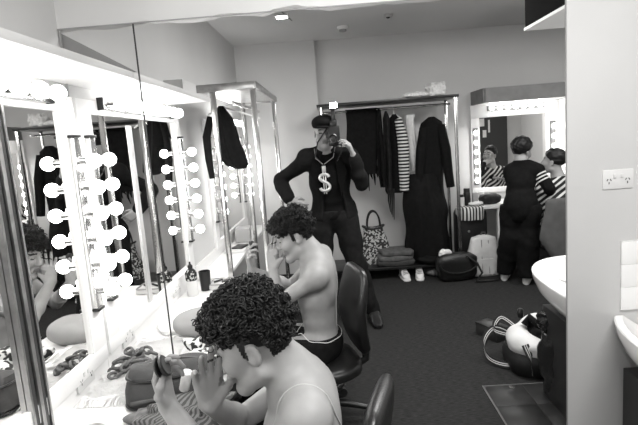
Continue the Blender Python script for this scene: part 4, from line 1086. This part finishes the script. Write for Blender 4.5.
# camera with its light
t = thing('camera', 'black camera with a bright light on top held by the man in the suit', 'camera', (.015, 4.13, 1.6))
bm = NB(); box(bm, (.018, 4.155, 1.625), (.100, .062, .165), bev=.012); box(bm, (.018, 4.15, 1.722), (.06, .055, .05), bev=.010); obj('body', bm, blackm, t)
bm = NB(); lathe(bm, [(.036, 0), (.038, .01), (.036, .05), (.040, .055), (.040, .085), (.034, .088), (.030, .078), (.004, .074)], (.008, 4.125, 1.60), 28, axis=(0, -1, 0)); obj('lens', bm, mat('lens_barrel', .018, .25, spec=.6), t)
bm = NB(); sphere(bm, (.008, 4.052, 1.60), (.030, .006, .030)); obj('front_glass', bm, mat('lens_glass', .03, .03, spec=1.0), t)
bm = NB(); box(bm, (.022, 4.15, 1.785), (.03, .03, .10), bev=.004); box(bm, (.03, 4.15, 1.862), (.07, .06, .055), bev=.008); fl = obj('flash_unit', bm, blackm, t)
bm = NB(); box(bm, (.03, 4.116, 1.868), (.055, .010, .040), bev=.003); obj('light_window', bm, flashm, fl)
bm = NB(); tube(bm, [(-.035, 4.15, 1.69), (-.12, 4.16, 1.58), (-.15, 4.17, 1.47), (-.10, 4.16, 1.40)], .006, 6); tube(bm, [(.07, 4.15, 1.58), (.075, 4.14, 1.50), (.03, 4.13, 1.42)], .006, 6); obj('neck_strap', bm, blackm, t)
# dollar sign pendant on a cord
t = thing('pendant', 'large pale dollar sign pendant on the black shirt of the photographer', 'pendant', (-.08, 4.13, 1.17))
bm = NB(); px, py, pz = -.084, 4.125, 1.25
sp = [(.043, .052), (.030, .072), (0, .080), (-.034, .070), (-.045, .045), (-.030, .020), (0, .004), (.032, -.016), (.046, -.044), (.034, -.072), (0, -.084), (-.034, -.074), (-.046, -.052)]
P = [V((px+x*.84, py, pz+z*.84)) for x, z in sp]; dense = []
for k in range(len(P)-1):
    p0, p1, p2, p3 = P[max(k-1, 0)], P[k], P[k+1], P[min(k+2, len(P)-1)]
    for q in range(5):
        s = q/5; dense.append(.5*((2*p1)+(p2-p0)*s+(2*p0-5*p1+4*p2-p3)*s*s+(3*p1-p0-3*p2+p3)*s**3))
dense.append(P[-1]); tube(bm, dense, .0125, 8)
for x in (-.009, .009): box(bm, (px+x, py, pz), (.009, .013, .19), bev=.002)
obj('dollar_sign', bm, mat('pendant_silver', .72, .3, metal=.6), t)
bm = NB(); box(bm, (px, py, pz+.112), (.032, .016, .05), bev=.004); obj('bail', bm, mat('pendant_stone', .5, .3, metal=.5), t)
bm = NB(); tube(bm, [(px-.005, py, pz+.15), (-.145, 4.16, 1.45), (-.155, 4.23, 1.53)], .0035, 6); tube(bm, [(px+.005, py, pz+.15), (.0, 4.155, 1.45), (.02, 4.22, 1.53)], .0035, 6); obj('cord', bm, mat('pendant_cord', .2, .6), t)

# ---- makeup artist, seen from behind
hd = Head((1.885, 5.10, 1.330), (.80, .56, -.22), (.2, .10, .96), 1.0)
pel, chest, neck = (1.825, 4.99, .80), (1.845, 5.03, 1.04), (1.862, 5.075, 1.225)
shR, shL = (1.990, 4.985, 1.150), (1.780, 5.110, 1.155)
elR, wrR = (2.075, 4.905, .950), (2.195, 5.045, .905)
elL, wrL = (1.93, 5.33, 1.03), (2.03, 5.205, 1.115)
lg = [((1.755, 5.02, .78), (1.735, 5.07, .42), (1.715, 5.17, .07)), ((1.895, 4.96, .78), (1.895, 4.98, .42), (1.875, 4.99, .07))]
S = SDF((1.52, 4.72, 0), (2.35, 5.45, 1.55), .0068)
torso(S, pel, chest, neck, shL, shR, None, detail=False, sc=.84)
S.cap((1.862, 5.075, 1.22), hd.w(-.02, 0, -.03), .055, .052, .03)
for a in ((shL, elL, wrL), (shR, elR, wrR)): arm(S, *a, sc=.92)
for a in lg: leg(S, *a, sc=.9); S.cap(a[2], (a[2][0]+.06, a[2][1]+.13, .035), .038, .028, .03)
hd.add(S)
hand(S, wrL, (.8, -.35, .45), (.2, -.6, -.5), False, (.3, .4, .5, .5), .5, .95, .03, .008)
hand(S, wrR, (.85, .5, -.05), (.0, .2, -1), True, (.2, .25, .3, .3), .4, .95, .05, .008)
me = S.mesh('person'); hd.paint(me)
art = obj('person', me, SK, loc=(1.825, 4.99, 0), label='person in black seen from behind with white sleeve stripes, leaning to the client', cat='person')
S = SDF((1.5, 4.68, .55), (2.35, 5.5, 1.4), .007)
torso(S, pel, chest, neck, shL, shR, None, .014, detail=False, sc=.88); S.ell((1.825, 4.99, .80), (.165, .15, .19), k=.05)
arm(S, shL, elL, wrL, .014, .92, upto=.9); arm(S, shR, elR, wrR, .014, .92, upto=.9); S.wrinkle(.007, 34, 8)
S.half((0, 0, .66), (0, 0, -1), (1.4, 4.6, .4), (2.5, 5.5, .72)); S.half((1.86, 5.07, 1.255), (0, 0, 1), (1.77, 4.98, 1.2), (1.96, 5.2, 1.5), .01)
obj('sweater', S.mesh('sweater'), blackcloth, art)
bm = NB(); a0, b0 = V(shR), V(elR); dd = (b0-a0).normalized(); x, y = frame_of(dd)
for q in (.22, .36, .50):
    p = a0+(b0-a0)*q; lathe(bm, [(.060, -.007), (.0655, -.006), (.0655, .006), (.060, .007)], p+V((.0, -.003, 0)), 28, axis=dd)
obj('sleeve_stripes', bm, palecloth, art, label='white bands round the upper sleeve')
S = SDF((1.5, 4.68, 0), (2.2, 5.4, 1.0), .007)
torso(S, pel, chest, neck, shL, shR, None, .018, detail=False, sc=.9)
for a in lg: leg(S, *a, g=.040, sc=.95)
S.cap((1.755, 5.02, .5), (1.72, 5.15, .12), .10, .085, .04); S.cap((1.895, 4.96, .5), (1.875, 4.98, .12), .10, .085, .04)
S.wrinkle(.006, 30, 9); S.half((0, 0, .82), (0, 0, 1), (1.4, 4.6, .75), (2.5, 5.5, 1.2)); S.half((0, 0, .075), (0, 0, -1), (1.4, 4.6, -.1), (2.5, 5.5, .16))
obj('trousers', S.mesh('trousers'), blackcloth, art)
for a in lg:
    bm = NB(); an = V(a[2]); d = V((.42, .9, 0)).normalized(); sd = V((d.y, -d.x, 0)); rings = []
    for f, w, h in ((-.055, .025, .05), (-.04, .038, .07), (.02, .042, .08), (.08, .044, .065), (.14, .045, .05), (.18, .038, .042), (.2, .02, .03)):
        rings.append([V((an.x, an.y, 0))+d*f+sd*xx+V((0, 0, h/2+z)) for xx, z in selip(w, h/2, 2.8, 20)])
    loft(bm, rings); obj('shoe', bm, mat('pale_shoe', .5, .7), art)
def shorthair(name, hd, par, lo, hi, g=.012, seed=1, m=haird, low=-.05):
    S = SDF(lo, hi, .0055)
    S.ell(hd.w(-.012, 0, .058), [(.100+g)*hd.sc, (.078+g)*hd.sc, (.088+g)*hd.sc], hd.ax)
    S.wrinkle(.0035, 130, seed)
    S.half(hd.w(.072, 0, .03), n3(hd.F-.35*hd.U), lo, hi); S.half(hd.w(-.03, 0, low*.2), n3(.6*hd.F-.8*hd.U), lo, hi)
    return obj(name, S.mesh(name), m, par)
shorthair('hair', hd, art, (1.70, 4.93, 1.2), (2.05, 5.28, 1.55), .018, 1)
# ---- client in the striped top
hd = Head((2.165, 5.015, 1.205), (-.72, .66, .16), (.12, -.05, .98), 1.0)
pel, chest, neck = (2.23, 4.94, .50), (2.225, 4.95, .80), (2.205, 4.975, 1.035)
shL, shR = (2.055, 4.985, .955), (2.40, 4.925, .955)
elL, wrL = (2.02, 5.08, .70), (2.10, 5.24, .60)
elR, wrR = (2.44, 5.02, .70), (2.36, 5.20, .60)
lg = [((2.14, 5.00, .50), (2.12, 5.42, .50), (2.13, 5.45, .09)), ((2.32, 4.98, .50), (2.38, 5.40, .50), (2.38, 5.44, .09))]
S = SDF((1.9, 4.74, 0), (2.58, 5.64, 1.42), .0068)
torso(S, pel, chest, neck, shL, shR, None, detail=False, sc=.95)
S.cap((2.205, 4.975, 1.03), hd.w(-.02, 0, -.03), .058, .055, .03)
for a in ((shL, elL, wrL), (shR, elR, wrR)): arm(S, *a)
for a in lg: leg(S, *a); S.cap(a[2], (a[2][0], a[2][1]+.13, .035), .04, .03, .03)
hd.add(S)
hand(S, wrL, (.3, .8, -.2), (.2, 0, -1), False, (.3, .3, .4, .4), .4, 1, .03, .008); hand(S, wrR, (-.3, .8, -.2), (-.2, 0, -1), True, (.3, .3, .4, .4), .4, 1, .03, .008)
me = S.mesh('person'); hd.paint(me)
cl = obj('person', me, SK, loc=(2.23, 4.94, 0), label='seated client in striped top turned toward the makeup mirror at far right', cat='person')
S = SDF((1.88, 4.7, .4), (2.6, 5.4, 1.16), .007)
torso(S, pel, chest, neck, shL, shR, None, .018, detail=False, sc=.97)
arm(S, shL, elL, wrL, .016, upto=.8); arm(S, shR, elR, wrR, .016, upto=.8); S.wrinkle(.005, 30, 12)
S.half((0, 0, .47), (0, 0, -1), (1.8, 4.6, .3), (2.7, 5.5, .55)); S.half((2.205, 4.975, 1.06), (0, .3, 1), (2.1, 4.8, 1.0), (2.32, 5.2, 1.2), .01)
obj('striped_top', S.mesh('top'), mat_pattern('zigzag', .015, .58, 'diag', 6.5, 'Z', .62), cl)
S = SDF((1.95, 4.74, 0), (2.58, 5.64, .7), .0075)
torso(S, pel, chest, neck, shL, shR, None, .012, detail=False)
for a in lg: leg(S, *a, g=.016)
S.half((0, 0, .56), (0, 0, 1), (1.8, 4.6, .5), (2.7, 5.7, .9)); S.half((0, 0, .07), (0, 0, -1), (1.8, 4.6, -.1), (2.7, 5.7, .12))
obj('trousers', S.mesh('trousers'), trouserm, cl)
shorthair('hair', hd, cl, (2.0, 4.84, 1.05), (2.34, 5.2, 1.4), .006, 5)
# the chair and the grey cloth over its back
t = thing('dressing_chair', 'dark chair under the client at the makeup table, mostly hidden by grey cloth', 'chair', (2.23, 4.95, 0))
bm = NB(); box(bm, (2.23, 4.98, .375), (.42, .44, .05), bev=.015); obj('seat', bm, leather, t)
bm = NB(); box(bm, (2.24, 4.775, .62), (.40, .03, .40), bev=.012); obj('backrest', bm, leather, t)
for x in (2.05, 2.42):
    for y in (4.78, 5.17):
        bm = NB(); cyl(bm, (x, y, 0), (x, y, .36), .014, n=10); obj('leg', bm, blackm, t)
bm = NB()
garment(bm, (2.20, 4.765, 0), [(.885, .02, .22, .5), (.87, .01, .235, .8), (.70, -.01, .245, 1), (.50, -.02, .25, 1.1), (.34, .0, .20, 1.1), (.22, .05, .12, .9)], .045, 4, .22, 41)
obj('grey_drape', bm, mat('drape_grey', .085, .9, var=.15, scale=10, bump=.2), loc=(2.20, 4.765, .22), label='grey cloth hanging over the back of the client\'s chair', cat='cloth')

# ================================================================== LIGHT
def area(name, loc, rot, sx, sy, e):
    l = bpy.data.lights.new(name, 'AREA'); l.shape = 'RECTANGLE'; l.size = sx; l.size_y = sy; l.energy = e; l.color = (1, .994, .982)
    o = bpy.data.objects.new(name, l); C.objects.link(o); o.location = loc; o.rotation_euler = rot; return o
area('ceiling_fill', (.9, .75, CEIL-.03), (0, 0, 0), 1.2, .6, 42)  # these unseen area lights are added for room fill, no fittings
area('ceiling_fill', (.9, 2*D-.75, CEIL-.03), (0, 0, 0), 1.2, .6, 42)
area('ceiling_fill', (2.6, 3.9, CEIL-.03), (0, 0, 0), .6, .6, 22)
# the light on the photographer's camera, on both sides of the mirror
area('camera_lamp', (.03, .0, 1.868), (pi/2, 0, 0), .08, .06, 7)
w = bpy.data.worlds.new('World'); bpy.context.scene.world = w; w.use_nodes = True
w.node_tree.nodes['Background'].inputs['Color'].default_value = (.02, .02, .02, 1)

# ================================================================== CAMERA
f = 500.0; vp = (332.0, 139.0); roll = radians(4.0)
d = V((vp[0]-319, vp[1]-212.5, f)).normalized()
up = V((-sin(roll), -cos(roll), 0)); up = (up-d*up.dot(d)).normalized()
X = d.cross(up)
if X.x < 0: X = -X
Rc = Matrix((X, d, up))          # rows: room axes in picture coordinates (x right, y down, z forward)
cr = Rc @ V((1, 0, 0)); cu = Rc @ V((0, -1, 0)); cf = Rc @ V((0, 0, 1))
cam = bpy.data.cameras.new('camera'); co = bpy.data.objects.new('view_camera', cam); C.objects.link(co)
M = Matrix((cr, cu, -cf)).transposed().to_4x4(); M.translation = V((0, 0, H)); co.matrix_world = M
cam.sensor_width = 36; cam.lens = f/638*36; cam.clip_start = .05
sc = bpy.context.scene; sc.camera = co
sc.view_settings.view_transform = 'Standard'; sc.view_settings.look = 'None'; sc.view_settings.gamma = 1; sc.view_settings.use_curve_mapping = False
sc.view_settings.exposure = .62
